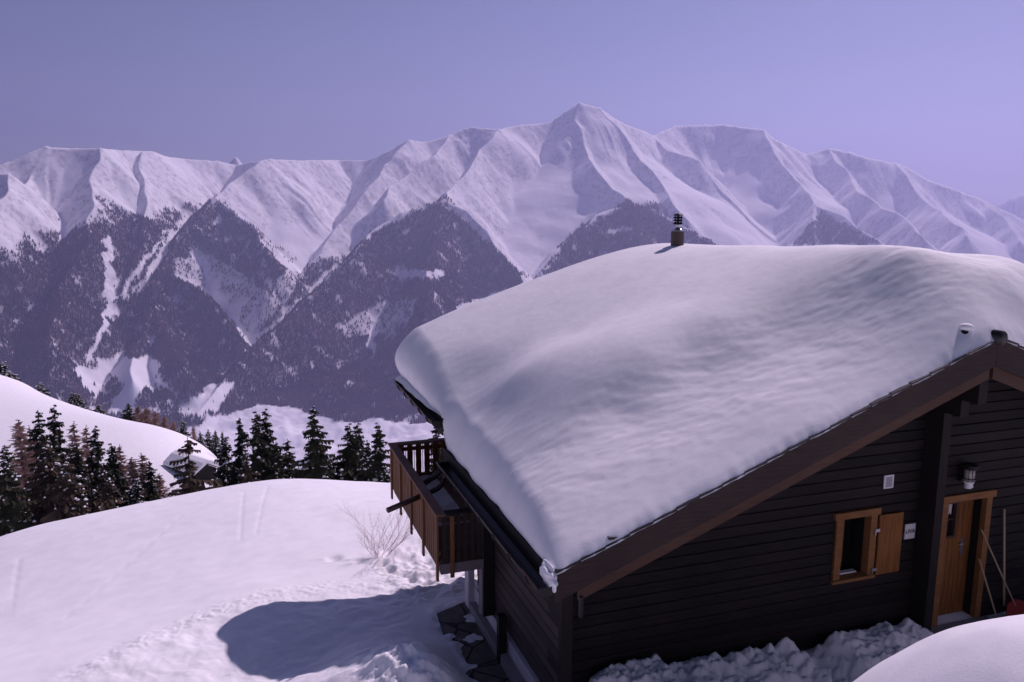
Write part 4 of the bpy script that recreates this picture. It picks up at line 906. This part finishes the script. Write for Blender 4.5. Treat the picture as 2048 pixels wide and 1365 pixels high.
TREES = [ # kind, variant, px, py of the top, distance, group, label
 ('s',1,8,885,46,G_L,'dark snow-dusted spruce cut by the left edge of the picture'),
 ('l',0,36,835,58,G_L,'tall pale bare larch, leftmost larch below the hill'),
 ('l',1,58,850,60,G_L,'thin bare larch just left of the tall spruce pair'),
 ('s',2,75,814,52,G_L,'left one of the two tallest dark spruces below the hill'),
 ('s',0,107,808,54,G_L,'right one of the two tallest dark spruces below the hill'),
 ('b',0,90,868,48,G_L,'brown bushy conifer in front of the tall spruce pair'),
 ('l',1,146,842,60,G_L,'brown bare larch just right of the tall spruce pair'),
 ('l',0,171,850,62,G_L,'slim bare larch left of the pointed mid spruce'),
 ('s',1,150,880,50,G_L,'short dark spruce between the tall pair and the pointed mid spruce'),
 ('s',0,189,850,52,G_L,'pointed dark spruce in the middle of the left group'),
 ('s',2,222,882,52,G_L,'slender spruce with heavy snow right of the pointed mid spruce'),
 ('l',1,238,888,60,G_L,'reddish larch behind the slender snowy spruce'),
 ('b',0,128,905,46,G_L,'low brown conifer at the foot of the left group'),
 ('b',0,205,925,47,G_L,'low brown-green conifer under the pointed mid spruce'),
 ('l',0,262,912,58,G_L,'small bare larch left of the last brown larch clump'),
 ('l',1,283,905,58,G_L,'broad bare larch at the right end of the left group'),
 ('s',1,298,918,56,G_L,'small brownish spruce at the right end of the left group'),
 ('w',0,272,955,50,G_L,'low spruce buried in snow at the right foot of the left group'),
 ('l',1,318,945,58,G_L,'lowest reddish larch ending the left group'),
 ('p',0,374,868,44,G_C,'gaunt wide-branched conifer standing alone left of the small hut'),
 ('s',0,478,830,52,G_C,'tall spruce left of the twin-topped spruce'),
 ('w',0,450,870,60,G_C,'snow-covered spruce left of the tall central spruce group'),
 ('s',1,512,818,48,G_C,'left top of the twin spruces'),
 ('s',2,531,816,49,G_C,'right top of the twin spruces'),
 ('s',0,552,880,47,G_C,'shorter spruce leaning on the twin spruces from the right'),
 ('b',0,490,905,46,G_C,'dark bushy conifer at the foot of the twin spruces'),
 ('s',2,575,874,48,G_C,'small slim spruce between the twins and the tallest central spruce'),
 ('s',1,627,812,46,G_C,'tallest lone central spruce with wide snowy skirts'),
 ('s',2,661,905,48,G_C,'thin young spruce at the right side of the tallest central spruce'),
 ('s',0,698,843,48,G_C,'leftmost pointed spruce of the trio beside the balcony'),
 ('s',2,715,842,50,G_C,'middle pointed spruce of the trio beside the balcony'),
 ('s',1,735,880,47,G_C,'low dark spruce filling the middle of the trio beside the balcony'),
 ('s',0,755,844,47,G_C,'rightmost spruce of the trio, next to the balcony corner'),
 ('w',0,772,930,46,G_C,'small snowy spruce touching the balcony corner post'),
 ('s',0,874,838,55,G_C,'spruce half hidden behind the balcony and the roof eave'),
 ('w',0,3,722,128,G_H,'snowy spruce on the hill crest at the left edge'),
 ('w',0,20,742,126,G_H,'small snowy spruce beside the one at the left edge of the crest'),
 ('w',0,80,764,122,G_H,'tiny snow-covered spruce peeping over the hill crest'),
 ('w',0,143,784,112,G_H,'left one of the two round snowy spruces on the hill crest'),
 ('w',0,153,786,112,G_H,'right one of the two round snowy spruces on the hill crest'),
 ('w',0,196,808,112,G_H,'very small snowy spruce between the round pair and the dark crest spruce'),
 ('s',1,255,806,106,G_H,'single dark green spruce on the hill crest casting a shadow'),
 ('l',1,275,812,106,G_H,'first rusty larch right of the dark crest spruce'),
 ('l',0,292,815,106,G_H,'second rusty larch right of the dark crest spruce'),
 ('l',1,310,822,104,G_H,'third rusty larch on the descending crest'),
 ('l',0,328,832,102,G_H,'fourth rusty larch on the descending crest'),
 ('l',1,346,842,100,G_H,'fifth rusty larch on the descending crest'),
 ('l',1,386,850,98,G_F,'rusty larch rising behind the gaunt conifer'),
 ('w',0,364,838,100,G_F,'snowy crowned spruce above the gaunt conifer'),
 ('w',0,400,862,96,G_F,'frosted spruce left in the clump behind the hut'),
 ('w',0,416,858,98,G_F,'frosted spruce in the middle of the clump behind the hut'),
 ('w',0,430,860,90,G_F,'frosted spruce right in the clump behind the hut'),
 ('s',1,444,862,84,G_F,'broad spruce with white flecks at the right of the clump behind the hut'),
]
for kd, vi, px, py, R, grp, lab in TREES:
    top = at(px, py, R); x, y = top[0], top[1]; g = float(ground(np.array([x]), np.array([y]))[0]); h = max(top[2]-g, 2.0)
    vi = (vi + len(lab)) % len(PROT[kd]); src = PROT[kd][vi]
    key = (kd, vi)
    if key in USED: o = copy_tree(src)
    else: o = src; USED[key] = 1
    nm = {'s': 'spruce_tree', 'w': 'spruce_tree', 'b': 'conifer_tree', 'l': 'larch_tree', 'p': 'conifer_tree'}[kd]
    o.name = nm; tag(o, lab, 'tree', grp)
    hmax = h; wd = (min(1.25, max(0.8, 9.0/h)) if h > 9 else 1.0)*(1.75 if grp in (G_H,) else 1.0)*(1.3 if kd == 'l' else 1.0)
    o.location = (x, y, g); s = h/10.0; o.scale = (s*wd*.92, s*wd*.92, s); o.rotation_euler = (0, 0, random.uniform(0, 6.28))
    if h > 22 or h < 3: print('tree', lab, 'h', round(h, 1))
# bare shrub by the balcony
def shrub():
    rg = random.Random(4); q = at(800, 1118, 14.6); x, y = 2.72, 16.3; z = float(ground(np.array([x]), np.array([y]))[0])
    o = empty('bare_shrub', (x, y, z)); tag(o, 'bare reddish shrub in the snow left of the balcony', 'shrub')
    mb = MB()
    def br(p, d, l, r, dep):
        pts = [Vector(p)]; dd = Vector(d)
        for i in range(4):
            dd = (dd+Vector((rg.uniform(-.14, .14), rg.uniform(-.14, .14), rg.uniform(-.05, .12)))).normalized(); pts.append(pts[-1]+dd*l/4)
        mb.tube(pts, [r*(1-.15*i) for i in range(5)], 5)
        if dep:
            for i in range(1, 5):
                for _ in range(2 if dep > 1 else 2):
                    a = (dd+Vector((rg.uniform(-.75, .75), rg.uniform(-.75, .75), rg.uniform(-.1, .4)))).normalized(); br(pts[i], a, l*rg.uniform(.35, .6), r*.55, dep-1)
    for k in range(8):
        th = rg.uniform(0, 6.28); br((rg.uniform(-.12, .12), rg.uniform(-.12, .12), -.1), (math.cos(th)*.75, math.sin(th)*.4, .75), rg.uniform(.6, 1.0), .0045, 2)
    mb.build('branches', M_TWIG, o)
shrub()
# small hut behind the dome
def hut():
    c = at(419, 922, 72); h = empty('snowy_hut', (c[0]-1.49, c[1]+2.13, c[2]-1.6), RAD(35)); h.scale = (.62, .9, .62); tag(h, 'small dark wooden hut with a thick white roof behind the dome', 'hut')
    mb = MB(); mb.box(-1.6, 1.6, -2.2, 2.2, -3.0, 1.0); mb.prism([(-1.6, -2.2, 1.0), (1.6, -2.2, 1.0), (0, -2.2, 1.9)], (0, 4.4, 0)); mb.build('wall', M_BOARD, h)
    mb = MB(); mb.prism([(-2.1, -2.6, .75), (0, -2.6, 1.95), (2.1, -2.6, .75), (2.1, -2.6, .92), (0, -2.6, 2.12), (-2.1, -2.6, .92)], (0, 5.2, 0)); mb.build('roof', M_RAKE, h)
    mb = MB(); mb.prism([(-2.2, -2.65, .93), (0, -2.65, 2.14), (2.2, -2.65, .93), (2.15, -2.65, 1.4), (.8, -2.65, 2.4), (0, -2.65, 2.7), (-.8, -2.65, 2.4), (-2.15, -2.65, 1.4)], (0, 5.3, 0)); mb.build('snow_load', M_TREESNOW, h, bevel=.15)
hut()

# ------------------------------------------------------------------ air
def haze():
    mb = MB(); mb.box(-14000, 24000, -30, 22000, -1290, 1750)
    # reach below and behind the near ground too
    m = bpy.data.materials.new('haze_air'); m.use_nodes = True; nt = m.node_tree; nt.nodes.clear()
    o = nt.nodes.new('ShaderNodeOutputMaterial'); v = nt.nodes.new('ShaderNodeVolumePrincipled')
    v.inputs['Color'].default_value = (0.54, 0.56, 0.88, 1); v.inputs['Density'].default_value = 7.8e-5; v.inputs['Anisotropy'].default_value = 0.5
    nt.links.new(v.outputs[0], o.inputs['Volume'])
    tag(mb.build('haze', m), kind='stuff')
haze()
